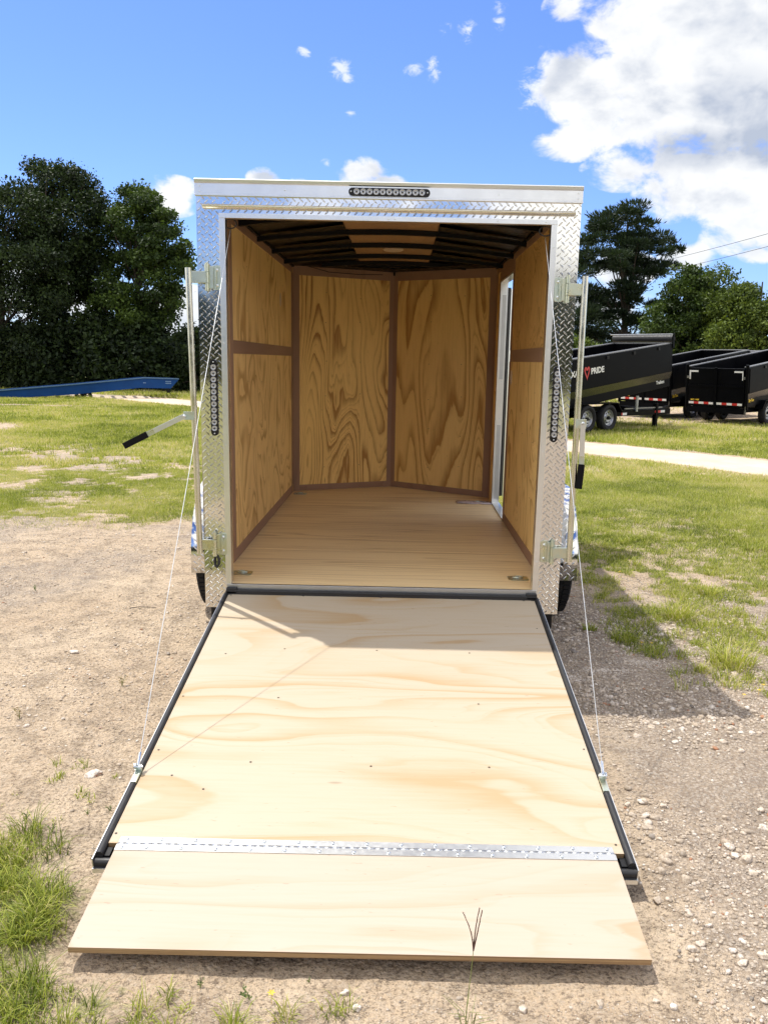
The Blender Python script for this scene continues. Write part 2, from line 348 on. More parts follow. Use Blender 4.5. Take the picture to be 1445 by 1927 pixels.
def grassm(x, y):
    """how grassy the ground is, 0..1"""
    n = fbm(x*1.1, y*1.1, 4, 2); n2 = fbm(x*.35+3, y*.5, 3, 6); n3 = fbm(x*3.4, y*3.4, 3, 4)
    # left field, starts about 3.3 m ahead
    n5 = fbm(x*11, y*11, 3, 1)
    lf = sst(y+1.1*(n-.5)+.8*(n3-.5)+.5*(n5-.5), 3.0, 3.75)*sst(-x, -1.0, -.4)
    bare = sst(y, 4.6, 5.4)*(1-sst(y, 8.5, 10.5))*sst(n*.8+.1+.9*(n3-.5)+.8*(n5-.5), .46, .62)
    bare2 = (1-sst(y, 4.6, 5.6))*sst(n+.5*(n3-.5)+.4*(n5-.5), .60, .72)
    lf = lf*(1-.35*sst(n3*.5+n5*.5, .48, .6)*(1-sst(y, 12, 18)))
    p1 = (1-sst(np.hypot((x+9.2)/1.7, (y-12.6)/1.8), .6, 1.1))
    trk = (1-sst(np.abs(y-20.2-.04*(x+10)+.5*(n-.5)), .16, .5))*sst(-x, 7.8, 9.5)
    lf = lf*(1-.95*bare)*(1-.8*bare2)*(1-p1)*(1-trk)
    # right field: boundary curve
    bx = np.interp(y, [-3, -.8, -.5, -.13, .43, 1.2, 2.0, 2.8, 4], [5, 2.5, 1.80, 1.42, 1.26, 1.36, 1.36, 1.2, .9])
    n5 = fbm(x*11, y*11, 3, 1)
    rf = sst(x+.5*(n-.5)+.35*(n3-.5)+.25*(n5-.5), bx-.03, bx+.16)
    soil = sst(n3*.4+n*.35+n5*.25, .49, .58)*(1-sst(y+.7*(x-1.8), 1.9, 3.0))
    rf = rf*(1-.97*soil)*(1-.5*sst(n3*.45+n5*.55+.25*(n-.5), .50, .60)*(1-sst(y, 9, 12)))
    r = np.where(x < 0, lf, rf)
    r = np.where((y > 4.2) & (x > -1.0), 1-.5*sst(n, .6, .7), r)
    # sandy yard beyond the dump trailers
    sand = sst(y, 17.2, 18.5)*sst(x, 4.4, 5.2)*(1-sst(y, 33, 36))*sst(n2, .25, .45)
    r = r*(1-.85*sand)
    # near-left tufty corner
    ll = sst(-x-.45*(y+2.1)*-1*0+.35*(n-.5), .78, .98)*sst(-y, 1.58, 1.85)
    ll = np.maximum(ll, sst(-y, 2.16, 2.34)*sst(-x+.3*(n-.5), .42, .75))
    r = np.maximum(r, np.where(y < -1.3, ll*.8*sst(n3, .35, .5), 0))
        # land behind the viewer: grass on the left, dirt lane on the right
    bk = np.where(x < -.2, .9*sst(-y, 3.9, 4.8), .9*sst(-y, 16, 19)); r = np.where(y < -3.6, np.maximum(r*0, bk), r)
    far = sst(np.hypot(x, y), 40, 60); r = r*(1-far)+far
    return r*sst(road_d(x, y)+.5*(n3-.5), .95, 1.25)
def lines(c0, c1, step, lim, g):
    a = list(np.arange(c0, c1+1e-6, step)); s = step; x = c1
    up = []
    while x < lim[1]: s = min(s*g, 25); x += s; up.append(x)
    s = step; x = c0; dn = []
    while x > lim[0]: s = min(s*g, 25); x -= s; dn.append(x)
    return np.array(dn[::-1]+a+up)
xs = lines(-2.6, 3.2, .024, (-420, 420), 1.045); ys = lines(-3.0, 3.6, .026, (-420, 420), 1.035)
X, Y = np.meshgrid(xs, ys); Z = hgt(X, Y); ny, nx = X.shape
V = np.stack([X, Y, Z], -1).reshape(-1, 3); I = np.arange(nx*ny).reshape(ny, nx)
F = np.stack([I[:-1, :-1], I[:-1, 1:], I[1:, 1:], I[1:, :-1]], -1).reshape(-1, 4)
GM = grassm(X, Y).ravel()
grv = (sst(X, .75, 1.2)*sst(Y+.4*(fbm(X*2, Y*2, 2, 3)-.5), 1.9, .6)*.9+.55*sst(fbm(X*.8+4, Y*.8, 3, 5), .45, .6)*(X < 0)*sst(Y, -.5, .6)).ravel()
def ground_mat():
    m, t, b = newmat('dirt_and_grass_ground'); tc = t.a('ShaderNodeTexCoord').outputs['Object']
    ga = t.a('ShaderNodeAttribute', attribute_name='grassy').outputs['Fac']; gv = t.a('ShaderNodeAttribute', attribute_name='gravel').outputs['Fac']
    n = t.noise(tc, 1.3, 5., .6); n2 = t.noise(tc, 7., 5., .65); n3 = t.noise(tc, 38., 5., .7); n4 = t.noise(tc, 160., 3., .6)
    soil = t.ramp(n, [(.3, (.54, .40, .265)), (.5, (.64, .495, .34)), (.7, (.72, .575, .41))])
    soil = t.mix(t.mr(n2, .44, .64, 0, .6), soil, (.26, .195, .135))
    n35 = t.noise(tc, 75., 4., .75)
    soil = t.mix(t.mr(n3, .42, .60, 0, .55), soil, (.56, .45, .33))
    soil = t.mix(t.mr(n35, .52, .62, 0, .75), soil, (.19, .145, .105))
    soil = t.mix(t.mr(n35, .46, .36, 0, .5), soil, (.62, .53, .42))
    cr = t.noise(t.map(tc, sc=(.45, 1, 1)), 30., 4., .7, .4)
    soil = t.mix(t.mr(t.m('ABSOLUTE', t.m('SUBTRACT', cr, .5)), .022, .0, 0, t.mr(n2, .35, .6, .2, .9)), soil, (.15, .115, .08))
    soil = t.mix(t.mr(n4, .56, .72, 0, .45), soil, (.17, .13, .10))
    vcol = t.vor(tc, 75., 'Color'); vd = t.vor(tc, 75., 'Distance'); sv = t.a('ShaderNodeSeparateColor'); t.c(vcol, sv.inputs[0])
    stone = t.ramp(sv.outputs[0], [(0, (.30, .27, .24)), (.4, (.47, .41, .34)), (.75, (.58, .50, .41)), (1, (.72, .66, .58))])
    stone = t.mix(t.mr(vd, .35, .6), stone, (.24, .18, .13))
    pres = t.mr(t.m('ADD', t.m('MULTIPLY', gv, .75), t.m('MULTIPLY', t.m('SUBTRACT', n2, .5), 1.2)), .1, .6)
    soil = t.mix(t.m('MULTIPLY', pres, .5), soil, stone)
    soil = t.mix(t.m('MULTIPLY', gv, .25), soil, (.33, .29, .26))
    gn = t.noise(tc, 2.2, 4., .6)
    thatch = t.ramp(n3, [(.3, (.045, .065, .012)), (.42, (.12, .155, .03)), (.55, (.24, .26, .065)), (.68, (.40, .36, .16))])
    green = t.mix(t.mr(gn, .35, .65, 0, .6), thatch, (.16, .20, .04))
    gf = t.mr(t.m('ADD', ga, t.m('MULTIPLY', t.m('SUBTRACT', n3, .5), 1.8)), .35, .95)
    col = t.mix(t.m('MULTIPLY', gf, .75), soil, green)
    t.c(col, b.inputs['Base Color']); b.inputs['Roughness'].default_value = .95; b.inputs['Specular IOR Level'].default_value = .15
    h = t.m('ADD', t.m('MULTIPLY', n3, 1.2), t.m('ADD', t.m('MULTIPLY', n35, .9), t.m('MULTIPLY', t.m('SUBTRACT', .6, vd), .5)))
    t.c(t.bump(h, 1., .015), b.inputs['Normal']); return m
ground = np_mesh('ground', V, F, ground_mat(), attrs={'grassy': GM, 'gravel': grv}, kind='structure', nv=4, smooth=True)
# road: its own sheet just above
def road_mat():
    m, t, b = newmat('pale_caliche_road'); tc = t.a('ShaderNodeTexCoord').outputs['Object']
    n = t.noise(tc, 1.1, 6., .65); n3 = t.noise(tc, 22., 5., .7)
    c = t.ramp(n, [(.3, (.50, .39, .28)), (.55, (.62, .50, .38)), (.75, (.68, .58, .47))]); c = t.mix(t.mr(n3, .5, .72, 0, .5), c, (.36, .27, .19))
    t.c(c, b.inputs['Base Color']); b.inputs['Roughness'].default_value = .95; t.c(t.bump(n3, .5, .01), b.inputs['Normal']); return m
def strip(name, pts, hw, mat, off, wob=.18):
    P = []
    for (a, b_) in zip(pts[:-1], pts[1:]):
        L = math.hypot(b_[0]-a[0], b_[1]-a[1]); k = max(2, int(L/.35))
        for i in range(k): P.append((a[0]+(b_[0]-a[0])*i/k, a[1]+(b_[1]-a[1])*i/k))
    P.append(pts[-1]); P = np.array(P); d = np.gradient(P, axis=0)
    for _ in range(6): d[1:-1] = (d[:-2]+d[1:-1]+d[2:])/3
    d /= np.linalg.norm(d, axis=1)[:, None]; nrm = np.stack([-d[:, 1], d[:, 0]], 1); K = 9; VV = []
    for i, (p, q) in enumerate(zip(P, nrm)):
        wl = hw+wob*(vn(i*.45, 3.)-.5)*2+.5*wob*(vn(i*1.7, 9.)-.5)*2; wr = hw+wob*(vn(i*.45, 13.)-.5)*2+.5*wob*(vn(i*1.7, 19.)-.5)*2
        for k in range(K):
            s = -wl+(wl+wr)*k/(K-1); x, y = p+q*s; VV.append((x, y, float(hgt(x, y))+off-(.02 if k in (0, K-1) else 0)))
    n = len(P); I = np.arange(n*K).reshape(n, K); F = np.stack([I[:-1, :-1], I[:-1, 1:], I[1:, 1:], I[1:, :-1]], -1).reshape(-1, 4)
    o = np_mesh(name, np.array(VV), F, mat, kind='structure', nv=4, smooth=True); return o
strip('dirt_road', ROAD, 1.08, road_mat(), .014)

# ------------------------------------------------------------------ grass blades
def grass_mat(name, stops, trans=.35):
    m, t, b = newmat(name); a = t.a('ShaderNodeAttribute', attribute_name='tint').outputs['Fac']
    c = t.ramp(a, stops); t.c(c, b.inputs['Base Color']); b.inputs['Roughness'].default_value = .55; b.inputs['Specular IOR Level'].default_value = .25
    tr = t.a('ShaderNodeBsdfTranslucent'); t.c(t.mix(1., c, (1., 1.05, .55), 'MULTIPLY'), tr.inputs[0])
    mx = t.a('ShaderNodeMixShader'); mx.inputs[0].default_value = trans; out = m.node_tree.nodes['Material Output']
    t.c(b.outputs[0], mx.inputs[1]); t.c(tr.outputs[0], mx.inputs[2]); t.c(mx.outputs[0], out.inputs[0]); return m
GST = [(0, (.08, .11, .016)), (.3, (.20, .25, .032)), (.55, (.39, .425, .065)), (.75, (.50, .50, .11)), (.88, (.60, .53, .23)), (1, (.68, .58, .35))]
M_grass = grass_mat('lawn_grass', GST); M_tuft = grass_mat('tuft_grass', GST)
def blades(P, h, wd, lean, seg, tint, azi=None):
    """P (N,3) roots. returns verts, tris, tint per vertex"""
    N = len(P); a = rng.uniform(0, 2*np.pi, N) if azi is None else azi; d = np.stack([np.cos(a), np.sin(a), 0*a], 1)
    a2 = a+np.pi/2+rng.normal(0, .5, N); s = np.stack([np.cos(a2), np.sin(a2), 0*a2], 1)
    rows = []
    for k in range(seg):
        u = k/seg; c = P+d*(lean*h*u**1.8)[:, None]+np.array([0, 0, 1.])*(h*(u-.25*lean*u*u))[:, None]
        ww = (wd*(1-.55*u**1.5))[:, None]; rows += [c-s*ww/2, c+s*ww/2]
    tip = P+d*(lean*h)[:, None]+np.array([0, 0, 1.])*(h*np.clip(1-.45*lean, .1, 1))[:, None]
    rows.append(tip); VV = np.stack(rows, 1); nv = 2*seg+1; base = (np.arange(N)*nv)[:, None]
    T = []
    for k in range(seg-1): T += [[2*k, 2*k+1, 2*k+3], [2*k, 2*k+3, 2*k+2]]
    T.append([2*seg-2, 2*seg-1, 2*seg]); T = np.array(T)
    F = (base[:, :, None]+T[None]).reshape(-1, 3); return VV.reshape(-1, 3), F, np.repeat(tint, nv)
def in_view(x, y, mx=.9, z=0.):
    d = np.stack([x-CP[0], y-CP[1], z-CP[2]+0*x], 1); zz = d@_f; u = d@_r/np.maximum(zz, .1)*FL+PX; v = -(d@_u)/np.maximum(zz, .1)*FL
    mg = FL*mx/np.maximum(zz, .5)
    return (zz > .3) & (np.abs(u) < IW/2+mg) & (v < IH/2+mg) & (v > -IH/2-50)
def hidden(x, y): return (np.abs(x) < 1.0) & (y > -2.3) & (y < 3.6)
def scatter(n, x0, x1, y0, y1, pw=1., thr=.3):
    x = rng.uniform(x0, x1, n); y = y0+(y1-y0)*rng.random(n)**pw
    g = grassm(x, y); k = (rng.random(n) < g*1.1-.05) & in_view(x, y) & ~hidden(x, y); return x[k], y[k], g[k]
def put(parts, name, mat, label, cat='grass'):
    V = []; F = []; A = []; o = 0
    for v, f, a in parts: V.append(v); F.append(f+o); A.append(a); o += len(v)
    ob = np_mesh(name, np.concatenate(V), np.concatenate(F), mat, attrs={'tint': np.concatenate(A)}, kind='stuff'); return tag(ob, label, cat)
def tintf(x, y, n):
    return np.clip(.56+1.0*(fbm(x*.8, y*.8, 3, 3)-.5)+.5*(fbm(x*3, y*3, 2, 5)-.5)+rng.normal(0, .22, n)+(rng.random(n) < .14)*.35, 0, 1)
parts = []
for (n, bx, hh, ww, sg) in [(300000, (-5.8, -.9, 2.9, 7.), (.02, .06), .0042, 1), (170000, (.9, 4.6, -.9, 3.2), (.02, .055), .0036, 2), (190000, (1.2, 5.6, 3., 7.5), (.025, .07), .0045, 1),
                          (220000, (-10.5, -1, 7., 15.), (.035, .10), .012, 1), (110000, (1.0, 9., 7., 13.), (.035, .10), .012, 1), (150000, (-17., -3, 15., 27.), (.05, .12), .020, 1), (90000, (3., 16., 12., 20.), (.06, .16), .018, 1), (60000, (-22., 14, 24., 34.), (.08, .22), .035, 1)]:
    x, y, g = scatter(n, *bx)
    N = len(x); P = np.stack([x, y, hgt(x, y)-.004], 1); parts.append(blades(P, rng.uniform(*hh, N)*(.6+.6*fbm(x*1.5, y*1.5, 2, 7)), np.full(N, ww)*rng.uniform(.6, 1.3, N), rng.uniform(.2, .95, N), sg, tintf(x, y, N)))
put(parts, 'short_grass', M_grass, 'short patchy yellow-green grass covering the yard on both sides of the trailer')
# clumps of longer grass, near ground
def clump(cx, cy, r, n, h, wd=.0045, tb=.45, sg=4):
    a = rng.uniform(0, 2*np.pi, n); q = r*rng.random(n)**.6; x = cx+np.cos(a)*q; y = cy+np.sin(a)*q
    P = np.stack([x, y, hgt(x, y)-.003], 1); hh = h*rng.uniform(.45, 1.15, n)
    return blades(P, hh, wd*rng.uniform(.6, 1.3, n), rng.uniform(.25, 1.15, n), sg, np.clip(rng.normal(tb, .16, n)+(rng.random(n) < .12)*.4, 0, 1), azi=a+rng.normal(0, 1.2, n))
parts = []
for i in range(270):
    x = rng.uniform(-1.75, -.78); y = rng.uniform(-2.6, -1.60)
    if grassm(x, y) < .2 and rng.random() > .22: continue
    if x > -.86 and y > -2.25: continue
    parts.append(clump(x, y, .05, rng.integers(45, 95), rng.uniform(.045, .10), .0026, rng.uniform(.12, .52)))
for i in range(80):
    x = rng.uniform(-.88, -.02); y = rng.uniform(-2.62, -2.27)
    if rng.random() > (1.1 if x < -.42 else .3): continue
    parts.append(clump(x, y, .03, rng.integers(18, 50), rng.uniform(.03, .075), .0026, rng.uniform(.25, .55)))
for i in range(16):
    x = rng.uniform(-1.4, -.95); y = rng.uniform(-1.6, -1.15); parts.append(clump(x, y, .015, rng.integers(6, 16), rng.uniform(.02, .05), .003, .4, 3))
put(parts, 'long_grass_near_left', M_tuft, 'long green grass in the corner left of the wooden flap')
parts = []
for i in range(560):
    x = rng.uniform(1.1, 4.2); y = rng.uniform(-.6, 4.5); g = float(grassm(np.array([x]), np.array([y]))[0])
    if g < .25 and rng.random() > .06: continue
    parts.append(clump(x, y, rng.uniform(.03, .07), rng.integers(14, 36), rng.uniform(.04, .10), .0036, rng.uniform(.4, .68), 3))
for i in range(170):
    x = rng.uniform(-4., -1.2); y = rng.uniform(3.0, 8.); g = float(grassm(np.array([x]), np.array([y]))[0])
    if g < .3: continue
    parts.append(clump(x, y, rng.uniform(.04, .09), rng.integers(12, 26), rng.uniform(.04, .08), .005, rng.uniform(.4, .65), 2))
put(parts, 'rough_grass_tufts', M_tuft, 'rough tufts standing above the short lawn beside the trailer')
GT = 'grass tufts at the gravel edge right of the trailer'
for i, (px, py, r, n, h, lab) in enumerate([
    (1275, 1165, .09, 190, .17, 'tall bright grass tuft with long arching blades right of the trailer shadow'),
    (1375, 1250, .12, 260, .16, 'wide sunlit grass tuft near the right edge beside the gravel'),
    (1175, 1205, .075, 170, .085, 'low dense dark green tuft lying in the trailer shadow'),
    (1232, 1232, .07, 130, .07, 'low shaded tuft with yellow flowers at the gravel edge'),
    (1110, 1185, .04, 70, .06, 'small tuft in shade just right of the ramp cable'),
    (1335, 1120, .08, 120, .10, 'mid-sized grass clump on bare sand right of the trailer'),
    (1320, 1263, .04, 80, .07, 'small bright tuft at the lower end of the grass edge')]):
    g = gr(px, py); v, f, a = clump(g[0], g[1], r, n, h, .0042, .42 if 'dark' in lab or 'shade' in lab else .60)  # tufts in the trailer shadow painted darker, shade put into the tint
    v = v-np.array([g[0], g[1], 0]); o = np_mesh('grass_tuft', v, f, M_tuft, attrs={'tint': a}); o.location = (g[0], g[1], 0); tag(o, lab, 'grass tuft', GT)
# small plants on the dirt
M_seed = simple('dry_seed_head', (.10, .055, .04), .8, var=.3, scale=300); M_stem = simple('grass_stem', (.20, .24, .06), .6, var=.3)
def seed_grass(root, h, lab, tips, dx=0., stemr=.0012):
    e = empty('seeding_grass', root, lab, 'grass stem')
    top = (dx, .0, h); MB().path([(0, 0, 0), (dx*.3, 0, h*.4), (dx*.75, 0, h*.75), top], stemr, 6, stemr*.6).build('stem', M_stem, e, smooth=True)
    for (tx, tz, bow) in tips:
        pts = [(dx+tx*u+bow*math.sin(u*math.pi)*.5, .002*u, h+tz*u) for u in np.linspace(0, 1, 9)]
        m = MB().path(pts, .0016, 6, .0008)
        for u in np.linspace(.05, .97, 26):
            x = dx+tx*u+bow*math.sin(u*math.pi)*.5; z = h+tz*u; s = 1 if int(u*100) % 2 else -1
            m.tube((x, 0, z), (x+.0016*s, -.001, z+.004), .0010, 4, .0003)
        m.build('seed_head', M_seed, e)
    m = MB()
    for k in range(5):
        a = k*1.3; m.path([(0, 0, 0), (.02*math.cos(a), .02*math.sin(a), .05+.01*k), (.06*math.cos(a), .06*math.sin(a), .06+.015*k)], .0011, 4, .0004)
    m.build('blade', M_stem, e); return e
rt = gr(873, 1950); rt[2] = float(hgt(rt[0], rt[1]))
# stem height so that the fork sits where it is seen
seed_grass(rt, .235, 'tall seeding grass stem with three dark spikes in front of the wooden flap', [(-.028, .098, .012), (.010, .110, -.004), (.016, .104, .001)], .013)
rt2 = gr(884, 1960); rt2[2] = 0
seed_grass(rt2, .012, 'short dark grass spikes at the bottom edge below the flap', [(.010, .062, 0), (.045, .030, 0), (.030, .02, 0)], .001)
def weed(px, py, h, lab, dry=False, n=16):
    g = gr(px, py); e = empty('weed', (g[0], g[1], float(hgt(g[0], g[1]))-.003), lab, 'weed', 'small weeds on the bare dirt')
    m = MB(); l = MB()
    for k in range(5):
        a = random.uniform(0, 6.28); s = random.uniform(.2, .5)*h; p = (math.cos(a)*s, math.sin(a)*s, h*random.uniform(.6, 1.))
        m.path([(0, 0, 0), (p[0]*.3, p[1]*.3, p[2]*.55), p], .0011, 4, .0005)
        for j in range(n//4):
            u = random.uniform(.3, 1); q = Vector(p)*u; dd = Vector((random.uniform(-1, 1), random.uniform(-1, 1), random.uniform(0, .8))).normalized()*h*random.uniform(.15, .28); sd = dd.orthogonal().normalized()*h*.05
            l.add([q, q+dd*.5+sd, q+dd, q+dd*.5-sd], [(0, 1, 2, 3)])
    m.build('stem', M_stem, e); l.build('leaf', M_dry if dry else M_leafw, e); return e
M_leafw = simple('weed_leaf', (.10, .16, .04), .6, var=.4); M_dry = simple('dry_weed_leaf', (.30, .22, .10), .7, var=.3)
for (px, py, h, lab, dr) in [(38, 1352, .06, 'dry bushy weed on the bare dirt near the left edge', True), (50, 1545, .04, 'tiny dark weed near the left edge above the long grass', False), (99, 1563, .035, 'tiny green weed just above the long grass', False),
    (165, 1530, .022, 'tiny seedling left of the ramp corner', False), (208, 1525, .03, 'small green seedling beside the black ramp edge', False), (68, 1110, .05, 'flat green weed patch on the pale dirt at far left', False), (230, 1290, .06, 'thin dry weed stalk between the rock and the cable', True),
    (377, 1842, .03, 'weed sprouting in the shade under the flap edge', False), (470, 1865, .05, 'spidery green weed in front of the flap', False), (582, 1835, .02, 'tiny seedling below the middle of the flap', False)]:
    weed(px, py, h, lab, dr)
g = gr(272, 1146); MTW = simple('twig_bark', (.10, .08, .06), .9, var=.3)
o = MB().path([(-.085, -.012, .006), (-.03, 0, .012), (.02, .004, .010), (.07, .012, .006)], .0035, 6, .0018).build('twig', MTW, loc=(g[0], g[1], float(hgt(g[0], g[1]))+.002)); tag(o, 'thin dark twig lying on the dirt left of the trailer wheel', 'twig')
M_yel = simple('yellow_petal', (.75, .48, .02), .6)
for (px, py, fl) in [(1206, 1219, 'left of two yellow flowers in the shaded low tuft right of the ramp'), (1224, 1220, 'right of two yellow flowers in the shaded low tuft right of the ramp'), (1165, 1083, 'yellow flower on the bare patch just right of the trailer fender'), (1434, 1300, 'upper yellow flower at the right edge beside the gravel'), (1426, 1310, 'middle yellow flower at the right edge beside the gravel'), (290, 948, 'upper yellow flower in the left lawn near the cable'),
    (296, 970, 'lower yellow flower in the left lawn near the cable'), (511, 1890, 'yellow flower on the sand in front of the flap'), (1398, 1319, 'lowest yellow flower at the right edge beside the gravel')]:
    g = gr(px, py); m = MB()
    for k in range(6):
        a = k*math.pi/3; m.add([(0, 0, .03), (.006*math.cos(a-.4), .006*math.sin(a-.4), .034), (.011*math.cos(a), .011*math.sin(a), .033), (.006*math.cos(a+.4), .006*math.sin(a+.4), .034)], [(0, 1, 2, 3)])
    m.tube((0, 0, 0), (0, 0, .031), .0008, 4)
    o = m.build('yellow_flower', M_yel, loc=(g[0], g[1], 0)); tag(o, fl, 'flower', 'yellow wildflowers')

# ------------------------------------------------------------------ stones
def stone_mat(name, stops):
    m, t, b = newmat(name); tc = t.a('ShaderNodeTexCoord').outputs['Object']; a = t.a('ShaderNodeAttribute', attribute_name='tint').outputs['Fac']
    n = t.noise(tc, 90., 6., .7); c = t.ramp(a, stops); c = t.mix(t.mr(n, .42, .62, 0, .7), c, (.27, .21, .15)); t.c(c, b.inputs['Base Color'])
    b.inputs['Roughness'].default_value = .9; b.inputs['Specular IOR Level'].default_value = .2; t.c(t.bump(n, .5, .003), b.inputs['Normal']); return m
STS = [(0, (.13, .12, .11)), (.15, (.28, .25, .22)), (.4, (.47, .39, .30)), (.7, (.60, .51, .41)), (.93, (.76, .70, .62)), (1, (.42, .21, .12))]
M_stone = stone_mat('gravel_stone', STS)
import bmesh
def ico(sub):
    bm = bmesh.new(); bmesh.ops.create_icosphere(bm, subdivisions=sub, radius=1); bm.verts.ensure_lookup_table()
    V = np.array([v.co[:] for v in bm.verts]); F = np.array([[v.index for v in f.verts] for f in bm.faces]); bm.free(); return V, F
V0_ = np.array([[1,0,0],[-1,0,0],[0,1,0],[0,-1,0],[0,0,1],[0,0,-1.]]); F0_ = np.array([[0,2,4],[2,1,4],[1,3,4],[3,0,4],[2,0,5],[1,2,5],[3,1,5],[0,3,5]])
V1, F1 = ico(1); V2, F2 = ico(2)
def stones(x, y, s, V0, F0, jag=.22):
    N = len(x); K = 24; T = rng.uniform(-jag, jag, (K, len(V0), 1)); var = V0[None]*(1+T)
    idx = rng.integers(0, K, N); sc = s[:, None]*rng.uniform(.6, 1.15, (N, 3)); sc[:, 2] *= .62
    v = var[idx]*sc[:, None, :]; a = rng.uniform(0, 2*np.pi, N); c, d = np.cos(a)[:, None], np.sin(a)[:, None]
    vx = v[:, :, 0]*c-v[:, :, 1]*d; vy = v[:, :, 0]*d+v[:, :, 1]*c
    vz = v[:, :, 2]+(hgt(x, y)+sc[:, 2]*.25)[:, None]; VV = np.stack([vx+x[:, None], vy+y[:, None], vz], -1).reshape(-1, 3)
    FF = (F0[None]+(np.arange(N)*len(V0))[:, None, None]).reshape(-1, 3); tt = np.repeat(np.clip(rng.beta(3.2, 2.2, N)+(rng.random(N) < .012)*1., 0, 1), len(V0)); return VV, FF, tt
parts = []
def sprinkle(n, x0, x1, y0, y1, s0, s1, dens, V0, F0, pw=2.5):
    x = rng.uniform(x0, x1, n); y = rng.uniform(y0, y1, n); k = (rng.random(n) < dens(x, y)) & in_view(x, y, .4); x, y = x[k], y[k]
    k = ~((np.abs(x) < .84) & (y > -2.26) & (y < .4)); x, y = x[k], y[k]
    s = s0+(s1-s0)*rng.random(len(x))**pw; parts.append(stones(x, y, s, V0, F0))
dR = lambda x, y: sst(x, .7, 1.05)*np.clip(.30+2.6*(fbm(x*1.8, y*1.8, 3, 2)-.46), .04, 1)*(1-.8*sst(y, .8, 2.2))
dB = lambda x, y: .5*sst(-y, 2.1, 2.3)*np.clip(.3+1.2*(fbm(x*2.5+9, y*2.5, 3, 2)-.45), .04, 1)*sst(x, -.4, .3)
dL = lambda x, y: .55*sst(-x, .8, .95)*np.clip(.40+2.2*(fbm(x*1.4+2, y*1.4, 3, 5)-.47), .05, 1)*sst(y, -2.2, -.4)
sprinkle(60000, .75, 2.6, -2.8, 1.8, .0022, .0095, dR, V1, F1, 2.)
sprinkle(9000, .8, 2.3, -2.7, .8, .006, .019, lambda x, y: dR(x, y)*np.clip(.15+3.4*(fbm(x*2.6+1, y*2.6, 2, 6)-.45), 0, 1), V2, F2)
sprinkle(9000, -.8, 1.1, -2.75, -2.15, .0015, .006, dB, V1, F1); sprinkle(300, -.3, 1.1, -2.7, -2.25, .004, .011, dB, V2, F2)
sprinkle(34000, -3.4, -.8, -2.2, 3.3, .0025, .010, dL, V1, F1); sprinkle(600, -3., -.85, -1.6, 3., .006, .015, dL, V2, F2)
sprinkle(60000, -3.6, -.8, -2.7, 3.6, .0012, .0048, lambda x, y: .25+.75*sst(fbm(x*2, y*2, 3, 1), .4, .6), V0_, F0_)
sprinkle(90000, .75, 2.8, -2.9, 2.4, .0012, .0050, lambda x, y: .25+.75*dR(x, y), V0_, F0_)
sprinkle(30000, -.9, 1.2, -2.8, -2.15, .0010, .0035, lambda x, y: .5+0*x, V0_, F0_)
cx_ = rng.normal(0, 1, 420); cy_ = rng.normal(0, 1, 420)
for (qx, qy, sx_, sy_) in ((1135, 1262, .075, .018), (1205, 1248, .075, .022), (1070, 1275, .04, .03)):
    g = gr(qx, qy); v, f, t_ = stones(g[0]+cx_*sx_, g[1]+cy_*sy_, rng.uniform(.0015, .0055, 420), V1, F1); parts.append((v, f, np.clip(t_*0+.9+.06*rng.normal(size=len(t_)), 0, .97)))
V_ = []; F_ = []; A_ = []; o_ = 0
for v, f, a in parts: V_.append(v); F_.append(f+o_); A_.append(a); o_ += len(v)
ob = np_mesh('gravel', np.concatenate(V_), np.concatenate(F_), M_stone, attrs={'tint': np.concatenate(A_)}, kind='stuff'); tag(ob, 'loose tan and grey gravel scattered over the dirt around the ramp', 'gravel')
V3, F3 = ico(3)
def rock(px, py, s, sx, sy, sz, tint, lab, group=None):
    g = gr(px, py); v = V3.copy(); q = v*1.3+np.array([px, py, 0])
    nn = fbm(q[:, 0]+q[:, 2]*.7, q[:, 1]-q[:, 2]*.9, 4, 3)+.6*fbm(q[:, 2]*2+3, q[:, 0]*2, 3, 5); v = v*(.40+.75*nn[:, None])
    for _ in range(7):
        dn = rng.normal(size=3); dn /= np.linalg.norm(dn); q_ = v@dn; cut = .52+.22*rng.random(); v = v-np.maximum(q_-cut, 0)[:, None]*dn*.92
    v = v+rng.normal(0, .012, v.shape); v = v*np.array([sx, sy, sz])*s
    o = np_mesh('rock', v, F3, M_stone, attrs={'tint': np.full(len(v), tint)+.05*rng.normal(size=len(v))}); o.location = (g[0], g[1], float(hgt(g[0], g[1]))+s*sz*.25); o.rotation_euler = (0, 0, random.uniform(-.5, .5))
    tag(o, lab, 'rock', group)
rock(177, 1462, .033, 1.0, .62, .55, .92, 'white chalky rock alone on the dirt left of the ramp', 'larger rocks around the ramp')
rock(140, 1228, .028, 1.1, .7, .45, .90, 'pale rock farther up the dirt left of the ramp', 'larger rocks around the ramp')
RG = 'stones in the gravel right of the ramp'
RL = 'pale rounded stone in the gravel right of the ramp'
